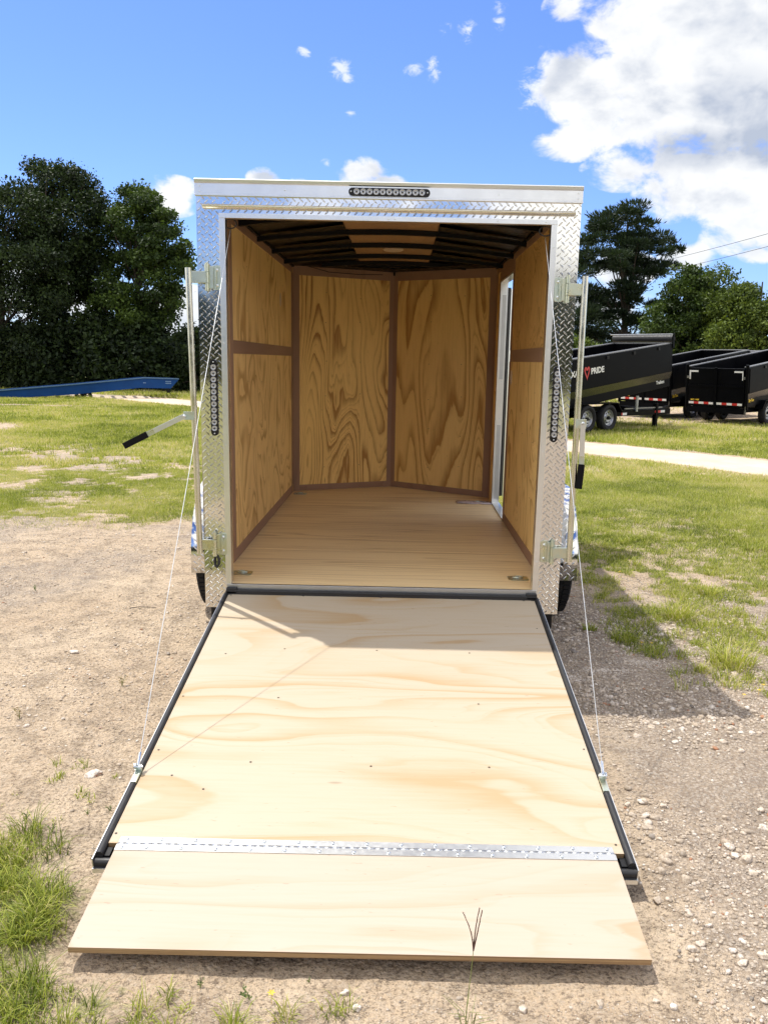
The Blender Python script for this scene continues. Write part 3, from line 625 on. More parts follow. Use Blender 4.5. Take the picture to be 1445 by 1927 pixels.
for (px, py, s, lab) in [(1222, 1553, .019, 'tan rounded stone beside the right ramp rail, lower of a close pair'), (1215, 1532, .016, 'white knobbly stone beside the right ramp rail, upper of a close pair'), (1405, 1612, .026, 'largest pale stone in the gravel near the right edge'), (1383, 1605, .018, 'whitish stone touching the largest pale stone near the right edge'),
    (1318, 1778, .015, 'pale stone just right of its twin in the lower right gravel'), (1303, 1788, .015, 'pale stone just left of its twin in the lower right gravel'), (1238, 1692, .020, 'flat tan stone on sand beside the flap edge'), (1332, 1742, .013, 'small white stone above the twin stones in the lower right gravel'), (1243, 1640, .022, 'broad tan stone just right of the lower right ramp corner'),
    (1350, 1560, .016, 'grey-tan stone in the middle of the right gravel'), (1378, 1790, .014, 'round whitish stone right of the twin stones'), (1398, 1812, .016, 'cream stone low in the right gravel near the edge'), (1433, 1800, .018, 'cream stone cut by the right edge of the picture, low down'), (1180, 1512, .014, 'small stone close to the right ramp rail above the knobbly pair'),
    (1247, 1515, .014, 'cream stone right of the knobbly pair beside the ramp'), (1290, 1655, .020, 'half buried tan stone between the ramp corner and the largest stone'), (1416, 1640, .015, 'small stone directly below the largest pale stone'), (1430, 1528, .016, 'lone cream stone at the right edge above the largest stone'),
    (1200, 1385, .018, 'flat pale stone just outside the lower edge of the trailer shadow'), (1155, 1440, .012, 'small pale stone right of the ramp cable end'), (1260, 1380, .012, 'small white stone below the dark stone of the shaded gravel'), (1417, 1345, .016, 'pale stone at the right edge where the trailer shadow ends'),
    (985, 1890, .016, 'pale stone in front of the flap right of the seeding grass'), (865, 1863, .012, 'brown stone left of the seeding grass stem'), (650, 1860, .014, 'white stone in front of the middle of the flap, upper of two'), (672, 1892, .012, 'white stone in front of the middle of the flap, lower of two'),
    (1270, 1886, .011, 'small white stone at the bottom edge right of the flap corner'), (1130, 1880, .014, 'tan stone in front of the right end of the flap'), (1235, 1872, .012, 'pebble just below the right flap corner')]:
    rock(px, py, s, random.uniform(.9, 1.2), random.uniform(.65, .9), random.uniform(.55, .75), .28 if 'brown' in lab else .52 if 'tan' in lab else .90 if 'whit' in lab else .72, lab, RG)
rock(1310, 1300, .014, 1, .9, .7, .92, 'light grey pebble in the shaded gravel right of the ramp', RG)
rock(1157, 1310, .017, 1.2, .8, .6, .12, 'flat dark stone in the shaded gravel', RG); rock(1300, 1333, .014, 1, .9, .7, .05, 'dark round stone at the lower edge of the shaded gravel', RG)

# ================================================================== the cargo trailer
T = empty('cargo_trailer', (0, 0, 0), 'open cargo trailer with bright tread plate rear, plywood interior and lowered ramp', 'cargo trailer')
def lugs(mb, x0, x1, z0, z1, fn, pitch=.035, L=.0155, Wd=.0038, H=.0036, ox=0.):
    prof = [(-1, 0), (-.55, .75), (0, 1), (.55, .75), (1, 0), (.55, -.75), (0, -1), (-.55, -.75)]
    inn = [(-.55, 0), (0, .3), (.55, 0), (0, -.3)]
    for lat in (0, 1):
        ang = R(45) if lat == 0 else R(-45); c, s = math.cos(ang), math.sin(ang)
        zz = z0+pitch*.35+lat*pitch/2
        while zz < z1-.006:
            xx = x0+pitch*.4+ox+lat*pitch/2
            while xx < x1-.004:
                P = []
                for (u, v) in prof:
                    a, b = u*L, v*Wd; P.append(fn(min(max(xx+a*c-b*s, x0+.0005), x1-.0005), min(max(zz+a*s+b*c, z0+.0005), z1-.0005), 0))
                for (u, v) in inn:
                    a, b = u*L, v*Wd; P.append(fn(min(max(xx+a*c-b*s, x0+.0005), x1-.0005), min(max(zz+a*s+b*c, z0+.0005), z1-.0005), H))
                mb.add(P, [(0, 1, 8), (1, 2, 9, 8), (2, 3, 10, 9), (3, 4, 10), (4, 5, 10), (5, 6, 11, 10), (6, 7, 8, 11), (7, 0, 8), (8, 9, 10, 11)])
                xx += pitch
            zz += pitch
rearf = lambda u, v, h: (u, -h-.0002, v)
ZT = 2.305
for sx in (-1, 1):
    a, b = sorted((sx*.915, sx*.806)); m = MB().box(a, b, 0, .004, .27, ZT)
    c, d = sorted((sx*.915, sx*.911)); m.box(c, d, .004, .16, .27, ZT)
    p = m.build('rear_post', M_tread, T)
    lm = MB(); lugs(lm, a, b, .27, ZT-.004, rearf); q = lm.build('tread_pattern', M_tread, p, smooth=True); q['kind'] = 'stuff'
    # trim angle around the opening
    a, b = sorted((sx*.806, sx*.777)); m = MB().box(a, b, -.005, .002, .355, 2.203); c, d = sorted((sx*.780, sx*.777)); m.box(c, d, .002, .05, .355, 2.203)
    p = m.build('door_trim', M_alu, T, bevel=.001)
    sm = MB().lathe([(0, .0035), (.002, .0035), (.003, .002), (.003, 0)], (0, 0, 0), (0, -1, 0), 8).mesh('screw', M_bolt, True)
    for z in (.55, 1.12, 1.62, 2.1): link('screw', sm, p, (sx*.793, -.005, z))
m = MB().box(-.806, .806, 0, .004, 2.225, ZT); hp = m.build('header_plate', M_tread, T)
lm = MB(); lugs(lm, -.806, .806, 2.226, ZT-.003, rearf, ox=.01); q = lm.build('tread_pattern', M_tread, hp, smooth=True); q['kind'] = 'stuff'
tr = MB().box(-.806, .806, -.006, .03, 2.203, 2.225).build('header_trim', M_alu, T, bevel=.001)
for x in (-.5, 0., .03, .52, .75): link('screw', sm, tr, (x, -.006, 2.213))
# cap rail: extruded profile
prof = [(0, 2.302), (-.016, 2.302), (-.016, 2.307), (-.009, 2.310), (-.009, 2.357), (-.016, 2.361), (-.018, 2.374), (-.010, 2.379), (.06, 2.379), (.06, 2.302)]
cr = MB().prism(prof, lambda u, v, h: (h, u, v), -.918, .918).build('roof_cap_rail', M_alu, T)
for x in (-.895, -.49, .52, .895):
    for z in ((2.345, 2.322) if abs(x) > .8 else (2.333,)): link('screw', sm, cr, (x, -.009, z))
pr = [(0.003, 2.247), (-.014, 2.244), (-.021, 2.250), (-.022, 2.257), (-.016, 2.263), (0.003, 2.267)]
MB().prism(pr, lambda u, v, h: (h, u, v), -.882, .886).build('rain_gutter', zinc('gutter_alu', (.72, .68, .60), (.80, .78, .72), .2), T, bevel=.001)
# light bars
def capsule(mb, L, w_, fn, h0, h1, n=10):
    P = []; r = w_/2; l = L/2-r
    for k in range(n+1): a = -math.pi/2+math.pi*k/n; P.append((l+r*math.cos(a), r*math.sin(a)))
    for k in range(n+1): a = math.pi/2+math.pi*k/n; P.append((-l+r*math.cos(a), r*math.sin(a)))
    mb.prism(P, fn, h0, h1)
lens = MB(); lens.lathe([(0, .0140), (.004, .0140), (.005, .0128), (.002, .0095), (.0008, .0055), (.0035, .0045)], (0, 0, 0), (0, -1, 0), 18); lens.cur = 1
lens.lathe([(.0035, .0045), (.0045, .003), (.0045, 0)], (0, 0, 0), (0, -1, 0), 12); lensm = lens.mesh('led_lens', [M_lens, M_ldark], True)
def light_bar(cx, cz, vert, L=.375, y0=-.003, lab=None, pitch=.0300):
    fn = (lambda u, v, h: (cx+v, y0-h, cz+u)) if vert else (lambda u, v, h: (cx+u, y0-h, cz+v))
    m = MB(); capsule(m, L, .036, fn, 0, .009); b = m.build('light_bar', M_black, T, bevel=.002); 
    for k in range(11):
        s = (k-5)*pitch; link('led_lens', lensm, b, (cx, y0-.0085, cz+s) if vert else (cx+s, y0-.0085, cz))
    for s in (-1, 1):
        e = s*(L/2-.012); link('screw', sm, b, (cx, y0-.009, cz+e) if vert else (cx+e, y0-.009, cz))
light_bar(-.846, 1.352, True); light_bar(.8435, 1.355, True); light_bar(.003, 2.332, False, .385, -.009, pitch=.0308)
# hinge brackets with bolts, bars and levers
bolt = MB().lathe([(0, .0085), (.002, .0085), (.002, .0062), (.0058, .0062), (.0066, .0045), (.0066, 0)], (0, 0, 0), (0, -1, 0), 10).mesh('bolt', M_bolt, True)
def bracket(sx, pc, bx, rx, z, yb=-.022):
    m = MB(); capx = .021
    m.prism([(-capx, -.050), (-capx+.006, -.057), (capx-.006, -.057), (capx, -.050), (capx, .050), (capx-.006, .057), (-capx+.006, .057), (-capx, .050)], lambda u, v, h: (sx*pc+u, -.002-h, z+v), 0, .004)
    m.box(sx*pc-.002, sx*pc+.002, -.02, -.006, z-.05, z+.05)
    a, b = sorted((sx*(pc+.012), sx*bx)); m.box(a, b, -.012, -.008, z-.052, z+.052)
    p = m.build('hinge_bracket', M_zinc, T, bevel=.0012, smooth=True)
    k = MB().tube((sx*bx, -.018, z-.062), (sx*bx, -.018, z-.028), .0105).tube((sx*bx, -.018, z-.026), (sx*bx, -.018, z+.026), .0115).tube((sx*bx, -.018, z+.028), (sx*bx, -.018, z+.062), .0105).tube((sx*bx, -.018, z+.062), (sx*bx, -.018, z+.068), .007)
    k.build('hinge_barrel', M_zinc, p, smooth=True)
    a, b = sorted((sx*bx, sx*(rx-.010))); MB().box(a, b, -.036, -.031, z-.027, z+.027).box(a, b, -.031, -.012, z-.027, z-.024).box(a, b, -.031, -.012, z+.024, z+.027).build('hinge_arm', M_zinc, p, bevel=.001)
    for dz in (-.036, .036): link('bolt', bolt, p, (sx*(pc-.002), -.006, z+dz))
bracket(-1, .823, .866, .950, 1.927); bracket(-1, .818, .856, .930, .610)
bracket(1, .828, .868, .944, 1.905); bracket(1, .830, .866, .950, .605)
for sx, top, bot in ((-1, (-.951, -.035, 1.968), (-.928, -.035, .567)), (1, (.946, -.035, 1.967), (.951, -.035, .562))):
    r_ = MB().tube(top, bot, .0150, 20); b = r_.build('lock_bar', M_rod, T, smooth=True)
    z = 1.262
    if sx < 0:
        e0 = Vector((-.943, -.045, 1.268)); e1 = Vector((-.985, -.048, 1.262)); e2 = Vector((-1.215, -.05, 1.146)); e3 = Vector((-1.288, -.05, 1.108)); g0 = Vector((-1.170, -.05, 1.169))
        MB().box(-.990, -.935, -.050, -.046, 1.244, 1.284).build('lever_bracket', M_zinc, b, bevel=.001)
    else:
        e0 = Vector((.952, -.045, 1.268)); e1 = Vector((.975, -.048, 1.268)); e2 = Vector((.980, -.05, 1.02)); e3 = Vector((.974, -.05, .942)); g0 = Vector((.981, -.05, 1.065))
        MB().box(.940, .992, -.050, -.046, 1.240, 1.288).build('lever_bracket', M_zinc, b, bevel=.001)
    def bar(a, c, hw, th, nm, mat, bv=.001):
        d = (c-a).normalized(); n_ = Vector((0, -1, 0)); s = d.cross(n_).normalized(); m = MB()
        m.add([a+s*i*hw+n_*j*th for i, j in ((-1, -1), (1, -1), (1, 1), (-1, 1))]+[c+s*i*hw+n_*j*th for i, j in ((-1, -1), (1, -1), (1, 1), (-1, 1))], [(0, 1, 2, 3), (4, 5, 6, 7), (0, 1, 5, 4), (1, 2, 6, 5), (2, 3, 7, 6), (3, 0, 4, 7)])
        return m.build(nm, mat, b, bevel=bv)
    bar(e1, g0, .0125, .003, 'lever', M_alu); bar(g0, e3+(e3-e1)*.0, .0155, .010, 'grip', M_foam, .003)
    link('bolt', bolt, b, (e1.x, -.052, e1.z))
    bar(e2+(e1-e2)*.35, g0+(e3-g0)*.02, .0128, .0036, 'lever_collar', M_zinc)
# oval plug on the left post
m = MB(); N = 24; M_ = 10; vs = []; fs = []
for i in range(N):
    a = 2*math.pi*i/N; cx_, cz_ = .011*math.cos(a), .028*math.sin(a)
    for j in range(M_): b_ = 2*math.pi*j/M_; vs.append((-.851+cx_+.0065*math.cos(b_)*math.cos(a), -.004-.006*math.sin(b_), .517+cz_+.0065*math.cos(b_)*math.sin(a)))
for i in range(N):
    for j in range(M_): fs.append((i*M_+j, ((i+1) % N)*M_+j, ((i+1) % N)*M_+(j+1) % M_, i*M_+(j+1) % M_))
m.add(vs, fs).build('rubber_grommet', M_rub, T, smooth=True)
# body shell
YL, YR, YA = 3.0, 2.86, 3.42
ex = [(-.907, .05), (-.907, YL+.02), (0, YA+.06), (.907, YR+.02), (.907, .05)]
def wallq(name, a, b, z0, z1, th, mat, par=T, inset=0.):      # upright wall slab from a to b, thickness to the left
    a = Vector((a[0], a[1], 0)); b = Vector((b[0], b[1], 0)); d = (b-a).normalized(); n = Vector((-d.y, d.x, 0)); m = MB(); P = []
    for z in (z0, z1):
        for p in (a+n*inset, b+n*inset, b+n*(inset+th), a+n*(inset+th)): P.append((p.x, p.y, z))
    m.add(P, [(0, 1, 2, 3), (4, 5, 6, 7), (0, 1, 5, 4), (1, 2, 6, 5), (2, 3, 7, 6), (3, 0, 4, 7)]); return m.build(name, mat, par)
m = MB().box(-.907, -.872, .012, YL, .34, 2.30).box(.872, .907, .012, 1.84, .34, 2.30).box(.872, .907, 2.62, YR, .34, 2.30).box(.872, .907, 1.84, 2.62, 2.20, 2.30).box(.872, .907, 1.84, 2.62, .34, .39)
m.build('side_wall', M_skin, T)
wallq('nose_wall', (-.907, YL+.0), (0, YA+.03), .34, 2.375, .03, M_skin); wallq('nose_wall', (0, YA+.03), (.907, YR+.0), .34, 2.375, .03, M_skin)
# roof: arched skin
def arch(x): return 2.372-.06*(x/.87)**2
m = MB(); n = 14; xsr = [-.905+1.81*i/n for i in range(n+1)]
for (y0, y1) in ((.055, 3.45),):
    vs = []
    for y in (y0, y1):
        for x in xsr: vs += [(x, y, arch(x)+.002), (x, y, arch(x)+.006)]
    k = 2*(n+1); fs = []
    for i in range(n): a = 2*i; fs += [(a, a+2, k+a+2, k+a), (a+1, k+a+1, k+a+3, a+3)]
    m.add(vs, fs)
m.build('roof_skin', [M_bskin], T, smooth=True)
# interior: floor sheets
sheets = [(0.012, .80), (.803, 1.95), (1.953, 3.4)]
for i, (y0, y1) in enumerate(sheets):
    poly = [(-.858, y0), (.858, y0), (.858, min(y1, YR)), (0, YA), (-.858, min(y1, YL))] if i == 2 else [(-.858, y0), (.858, y0), (.858, y1), (-.858, y1)]
    MB().prism(poly, lambda u, v, h: (u, v, h), .378, .3965+.0008*(i % 2)).build('floor_board', M_floor, T)
# wall panels
def wp(name, x0, x1, y0, y1, z0, z1, mat): return MB().box(x0, x1, y0, y1, z0, z1).build(name, mat, T)
wp('wall_panel', -.868, -.856, .052, YL, .397, 1.607, M_sw); wp('wall_panel', -.868, -.856, .052, YL, 1.609, 2.325, M_sr if 0 else M_sw)
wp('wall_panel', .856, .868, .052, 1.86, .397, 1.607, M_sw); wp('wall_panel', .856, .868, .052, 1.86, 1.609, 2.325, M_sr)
wp('wall_panel', .856, .868, 2.60, YR, .397, 2.325, M_sw); wp('wall_panel', .856, .868, 1.86, 2.60, 2.19, 2.325, M_sw)
for (a, y0, y1, z0, z1, mt) in [(-1, .512, YL-.08, 1.572, 1.645, M_striph), (-1, .43, 2.98, 2.258, 2.327, M_striph), (-1, .43, 2.98, .398, .462, M_striph), (-1, .430, .510, .462, 2.258, M_strip), (-1, YL-.08, YL-.005, .462, 2.258, M_strip),
                              (1, .30, 1.84, 1.560, 1.640, M_striph), (1, .20, 2.84, 2.262, 2.327, M_striph), (1, .20, 1.86, .398, .462, M_striph), (1, .20, .27, .462, 2.262, M_strip), (1, 1.79, 1.86, .462, 1.56, M_strip), (1, 1.79, 1.86, 1.64, 2.262, M_strip), (1, YR-.07, YR-.004, .398, 2.262, M_strip), (1, 1.86, 2.6, 2.19, 2.262, M_striph)]:
    c, d = sorted((a*.856, a*.852)); MB().box(c, d, y0, y1, z0, z1).build('trim_strip', mt, T)
def vnose(sx, yc, mat):
    A = Vector((sx*.856, yc, 0)); B = Vector((0, YA-.03, 0)); d = (B-A).normalized(); L = (B-A).length; n = Vector((d.y, -d.x, 0))
    if n.y > 0: n = -n
    def slab(u0, u1, z0, z1, h0, h1, nm, mt):
        P = []
        for z in (z0, z1):
            for (u, h) in ((u0, h0), (u1, h0), (u1, h1), (u0, h1)): p = A+d*u+n*h; P.append((p.x, p.y, z))
        return MB().add(P, [(0, 1, 2, 3), (4, 5, 6, 7), (0, 1, 5, 4), (1, 2, 6, 5), (2, 3, 7, 6), (3, 0, 4, 7)]).build(nm, mt, T)
    slab(0, L, .397, 2.33, -.012, 0, 'nose_panel', mat)
    slab(0.004, .062, .398, 2.33, .0, .004, 'trim_strip', M_strip); slab(L-.042, L-.001, .398, 2.33, 0, .004, 'trim_strip', M_strip)
    slab(.062, L-.042, 2.245, 2.33, 0, .004, 'trim_strip', M_striph); slab(.062, L-.042, .398, .450, 0, .004, 'trim_strip', M_striph)
vnose(-1, YL, M_vl); vnose(1, YR, M_vr)
nail = MB().lathe([(0, .0036), (.0008, .0034), (.0008, 0)], (0, 0, 0), (0, 0, 1), 8).mesh('nail_head', simple('nail_steel', (.10, .08, .06), .5, metal=.4))
for sx, yc in ((-1, YL), (1, YR)):
    A = Vector((sx*.856, yc, 0)); B = Vector((0, YA-.03, 0)); d = (B-A).normalized(); nn = Vector((d.y, -d.x, 0)); nn = nn if nn.y < 0 else -nn
    for u in (.30, .62):
        for z in (.62, .93, 1.24, 1.55, 1.86, 2.1): o = link('nail_head', nail, T, A+d*(u+random.uniform(-.01, .01))+nn*.0003+Vector((0, 0, z+random.uniform(-.03, .03)))); o.rotation_mode = 'QUATERNION'; o.rotation_quaternion = nn.to_track_quat('Z', 'Y')
for sx in (-1, 1):
    for y in ((.95, 1.45, 1.95, 2.45) if sx < 0 else (.7, 1.1, 1.5)):
        for z in (.75, 1.1, 1.4, 1.85, 2.1): o = link('nail_head', nail, T, Vector((sx*.8557, y, z+random.uniform(-.03, .03)))); o.rotation_euler = (0, R(-90*sx), 0)
# ceiling: black bows, narrow luan panel, black angles
lp = MB()
for i in range(8):
    x0 = -.288+.576*i/8; x1 = -.288+.576*(i+1)/8; z0, z1 = arch(x0)-.006, arch(x1)-.006
    lp.add([(x0, .06, z0), (x1, .06, z1), (x1, 3.2, z1), (x0, 3.2, z0), (x0, .06, z0+.004), (x1, .06, z1+.004), (x1, 3.2, z1+.004), (x0, 3.2, z0+.004)], [(0, 1, 2, 3), (4, 5, 6, 7), (0, 1, 5, 4), (2, 3, 7, 6)])
lp.build('ceiling_panel', M_luan, T, smooth=True)
for y in (.14, .72, 1.31, 1.90, 2.50, 2.95, 3.12):
    m = MB(); n = 12; xm = .868 if y < 2.8 else .6 if y < 3 else .4
    for i in range(n):
        x0 = -xm+2*xm*i/n; x1 = -xm+2*xm*(i+1)/n; z0, z1 = arch(x0)-.008, arch(x1)-.008
        m.add([(x0, y-.018, z0-.030), (x1, y-.018, z1-.030), (x1, y+.018, z1-.030), (x0, y+.018, z0-.030), (x0, y-.018, z0), (x1, y-.018, z1), (x1, y+.018, z1), (x0, y+.018, z0)], [(0, 1, 2, 3), (4, 5, 6, 7), (0, 1, 5, 4), (2, 3, 7, 6)])
    m.build('roof_bow', M_bow, T)
    if .5 < y < 2.6:   # dark gussets beside the luan
        for sx in (-1, 1):
            xa = sx*.288; xb = sx*.80; yy = y-.21
            MB().add([(xa, yy-.03, arch(xa)-.012), (xa, y+.0, arch(xa)-.014), (xb, y, arch(xb)-.016), (xb, yy+.14, arch(xb)-.016)], [(0, 1, 2, 3)]).build('roof_gusset', M_bow, T)
for sx in (-1, 1):
    a, b = sorted((sx*.868, sx*.835)); MB().box(a, b, .055, 2.96 if sx < 0 else 2.82, 2.303, 2.316).build('ceiling_angle', M_bow, T)
vc = MB().add([(-.85, YL-.02, 2.318), (0, YA-.05, 2.318), (.85, YR-.02, 2.318), (.6, 2.75, 2.322), (0, 3.2, 2.325), (-.6, 2.9, 2.322)], [(0, 1, 4, 5), (1, 2, 3, 4)]).build('ceiling_corner', M_bow, T)
MB().lathe([(0, .075), (.008, .075), (.016, .06), (.02, .03), (.021, 0)], (0, 2.10, 2.352), (0, 0, -1), 24).build('dome_light', M_glass, T, smooth=True)
MB().path([(-.72, 2.93, 2.31), (-.55, 3.03, 2.275), (-.3, 3.15, 2.272), (-.1, 3.26, 2.285)], .003, 6).build('ceiling_wire', M_bow, T, smooth=True)
MB().box(-.008, .008, YA-.055, YA-.04, 2.29, 2.335).build('ceiling_catch', M_bow, T)
# oval wall vent trims
for (sx, y, z) in ((-1, 2.30, 1.99), (1, 1.73, 1.45)):
    MB().lathe([(0, .05), (.004, .05), (.006, .042), (.003, .036), (.003, 0)], (0, 0, 0), (-sx, 0, 0), 24).build('vent_cover', M_glass, T, smooth=True, loc=(sx*.856, y, z)).scale = (1, .62, 1)
# D-rings in the floor
ringplate = MB(); P = [(-.055, -.03), (-.042, -.045), (.042, -.045), (.055, -.03), (.055, .03), (.042, .045), (-.042, .045), (-.055, .03)]; ringplate.prism(P, lambda u, v, h: (u, v, h), 0, .0025)
rpm = ringplate.mesh('plate', M_zinc)
dish = MB().lathe([(0.0027, .036), (.0035, .034), (.0030, .028), (.0028, .012), (.0028, 0)], (0, 0, 0), (0, 0, 1), 20).mesh('dish', M_bolt, True)
rg = MB(); n = 16; rg.path([(.026*math.cos(math.pi*i/n), .026*math.sin(math.pi*i/n)-.004, .008) for i in range(n+1)], .0035, 6); rg.tube((-.026, -.004, .008), (.026, -.004, .008), .0035, 6); rgm = rg.mesh('ring', M_zinc, True)
for (x, y, s) in ((-.765, .215, 1), (.737, .222, 1), (-.775, 2.86, 1), (.74, 2.62, 1)):
    o = link('floor_ring', rpm, T, (x, y, .3975)); link('dish', dish, o); link('ring', rgm, o)
# sill
MB().box(-.80, .80, -.008, .011, .368, .3985).build('threshold', M_alu2, T, bevel=.002)
MB().box(-.80, .80, -.030, -.010, .338, .366).tube((-.80, -.022, .366), (.80, -.022, .366), .009).build('rubber_seal', M_rub, T, smooth=True)
MB().box(-.80, .80, .012, .06, .26, .366).box(-.875, -.82, .06, 3.0, .24, .34).box(.82, .875, .06, 2.9, .24, .34).box(-.82, .82, 1.0, 1.06, .30, .36).build('chassis', M_black, T)
for sx in (-1, 1):
    a, b = sorted((sx*.80, sx*.745)); MB().box(a, b, -.030, .004, .352, .384).build('sill_corner', M_rub, T, bevel=.004)
    a, b = sorted((sx*.90, sx*.80)); MB().box(a, b, .05, .12, .165, .27).build('stabiliser', M_black, T, bevel=.005)
# hinge knuckles at the ramp
    MB().tube((sx*.81, -.028, .338), (sx*.77, -.028, .338), .013).build('hinge_knuckle', M_black, T, smooth=True)
# axle, wheels, fenders
AY = .98
MB().tube((-1.0, AY, .33), (1.0, AY, .33), .035, 10).build('axle', M_black, T, smooth=True)
def wheel(par, x, y, z, r, wdt, sx, mt=M_tyre, name='wheel', blocks=True, n=48):
    w_ = empty_part(name, par, (x, y, z))
    h = wdt/2; pr = [(-h*.62, r*.60), (-h*.86, r*.66), (-h, r*.80), (-h*.93, r*.92), (-h*.78, r*.985), (-h*.4, r), (0, r*1.003), (h*.4, r), (h*.78, r*.985), (h*.93, r*.92), (h, r*.80), (h*.86, r*.66), (h*.62, r*.60)]
    t = MB().lathe(pr, (0, 0, 0), (1, 0, 0), n).build('tyre', mt, w_, smooth=True)
    if blocks:
        b = MB()
        for k in range(64):
            a = 2*math.pi*k/64
            for q, (u0, u1) in enumerate(((-.80, -.42), (-.34, -.05), (.05, .34), (.42, .80))):
                a2 = a+q*.03; c, s = math.cos(a2), math.sin(a2); c2, s2 = math.cos(a2+.072), math.sin(a2+.072); rr = r+.006
                e0, e1 = u0*h, u1*h; sk = .014 if q % 2 else -.014
                b.add([(e0, c*r*.97, s*r*.97), (e1, c*r*.97, s*r*.97), (e1, c2*r*.97, s2*r*.97), (e0, c2*r*.97, s2*r*.97), (e0, c*rr, s*rr), (e1, c*rr, s*rr), (e1, c2*rr, s2*rr), (e0, c2*rr, s2*rr)], [(4, 5, 6, 7), (0, 1, 5, 4), (1, 2, 6, 5), (2, 3, 7, 6), (3, 0, 4, 7)])
        q = b.build('tread', mt, w_); q['kind'] = 'stuff'
    rm = MB().lathe([(h*.55*sx, r*.60), (h*.62*sx, r*.57), (h*.30*sx, r*.52), (h*.22*sx, r*.42), (h*.42*sx, r*.30), (h*.38*sx, r*.20), (h*.72*sx, r*.17), (h*.75*sx, 0)], (0, 0, 0), (1, 0, 0), 28)
    rm.build('rim', M_rim, w_, smooth=True); hl = MB()
    for k in range(8):
        a = 2*math.pi*k/8; hl.tube((h*.20*sx, math.cos(a)*r*.40, math.sin(a)*r*.40), (h*.36*sx, math.cos(a)*r*.40, math.sin(a)*r*.40), r*.045, 8)
    hl.tube((h*.6*sx, 0, 0), (h*.86*sx, 0, 0), r*.11, 12); hl.build('hub', M_black, w_); return w_
def empty_part(name, par, loc):
    o = bpy.data.objects.new(name, None); COL.objects.link(o); o.parent = par; o.location = loc; o.empty_display_size = .1; return o
for sx in (-1, 1): wheel(T, sx*1.036, AY, .340, .340, .215, sx)
fp = [(.598, .288), (.598, .405), (.615, .50), (.66, .61), (.74, .71), (.84, .772), (.95, .80), (1.09, .80), (1.20, .772), (1.30, .71), (1.38, .61), (1.425, .50), (1.442, .405), (1.442, .288)]
for sx in (-1, 1):
    m = MB(); vs = []; 
    for (y, z) in fp:
        for x in (.916, 1.142): vs.append((sx*x, y, z))
    for (y, z) in fp:      # outer lip
        ny, nz = y-1.02, z-.36; l = math.hypot(ny, nz); vs.append((sx*1.142, y-ny/l*.03, z-nz/l*.03 if z > .41 else z))
    k = len(fp); fs = [(2*i, 2*i+1, 2*i+3, 2*i+2) for i in range(k-1)]+[(2*i+1, 2*k+i, 2*k+i+1, 2*i+3) for i in range(k-1)]
    f_ = m.add(vs, fs).build('fender', M_tread, T, smooth=True); so_ = f_.modifiers.new('thick', 'SOLIDIFY'); so_.thickness = .003
    lm = MB()
    lg = [0]
    for i in range(k-1): lg.append(lg[-1]+math.hypot(fp[i+1][0]-fp[i][0], fp[i+1][1]-fp[i][1]))
    def ff(u, v, h, sx=sx):
        i = min(max(0, next((j for j in range(k-1) if lg[j+1] >= v), k-2)), k-2); t_ = (v-lg[i])/(lg[i+1]-lg[i]); y = fp[i][0]+(fp[i+1][0]-fp[i][0])*t_; z = fp[i][1]+(fp[i+1][1]-fp[i][1])*t_
        dy, dz = fp[i+1][0]-fp[i][0], fp[i+1][1]-fp[i][1]; l = math.hypot(dy, dz); return (sx*u, y-dz/l*(h+.001), z+dy/l*(h+.001))
    lugs(lm, .918, 1.140, 0, lg[-1]*.98, ff, pitch=.045, L=.018, Wd=.0042, H=.0018); q = lm.build('tread_pattern', M_tread, f_, smooth=True); q['kind'] = 'stuff'
# ramp door
UV = Vector((0, -.98893, -.14826)); NV = Vector((0, -.14826, .98893)); A0 = Vector((0, -.027, .350))
def rp(x, s, h): p = A0+UV*s+NV*h; return (x, p.y, p.z)
ramp = MB().box(-.812, .812, -.004, 1.856, -.048, -.026, rp).build('ramp_door', M_black, T)
for sx in (-1, 1):
    a, b = sorted((sx*.791, sx*.811)); MB().box(a, b, -.01, 1.836, -.026, -.006, rp).tube(rp(sx*.8015, -.015, -.005), rp(sx*.8015, 1.834, -.005), .0125, 16).build('side_seal', M_rub, ramp, smooth=True)
    MB().box(*sorted((sx*.8125, sx*.8155)), -.004, 1.856, -.050, .000, rp).build('edge_trim', M_alu, ramp)
    MB().box(*sorted((sx*.790, sx*.772)), 1.795, 1.830, -.026, -.010, rp).build('foot_block', M_black, ramp)
MB().tube(rp(-.812, 1.843, -.022), rp(.812, 1.843, -.022), .0125, 16).build('foot_seal', M_rub, ramp, smooth=True)
MB().box(-.815, .815, 1.8565, 1.861, -.048, -.032, rp).build('edge_trim', M_alu, ramp)
def ply_panel(name, x0, x1, s0, s1, h, fn, mat):
    m = MB(); m.box(x0, x1, s0, s1, h-.018, h, fn); m.mi = [1]*6; m.mi[1] = 0; return m.build(name, [mat, M_ply], ramp)
ply_panel('deck_panel', -.788, .788, .0, 1.788, 0, rp, M_deck)
F0 = Vector((0, -1.808, .0905)); F1v = Vector((0, -2.185, .0405)); FU = (F1v-F0).normalized(); FN = Vector((0, -FU.z, FU.y)); FN = FN if FN.z > 0 else -FN; FLN = (F1v-F0).length
def fp_(x, s, h): p = F0+FU*s+FN*h; return (x, p.y, p.z)
ply_panel('flap_panel', -.757, .757, 0, FLN, 0, fp_, M_flap)
M_hng = tread_metal('hinge_aluminium', (.66, .67, .665), .34, .02)
hg = MB().box(-.757, .757, 1.763, 1.787, .0004, .0024, rp).build('piano_hinge', M_hng, ramp)
MB().box(-.757, .757, .003, .027, .0004, .0024, fp_).build('hinge_leaf', M_hng, ramp)
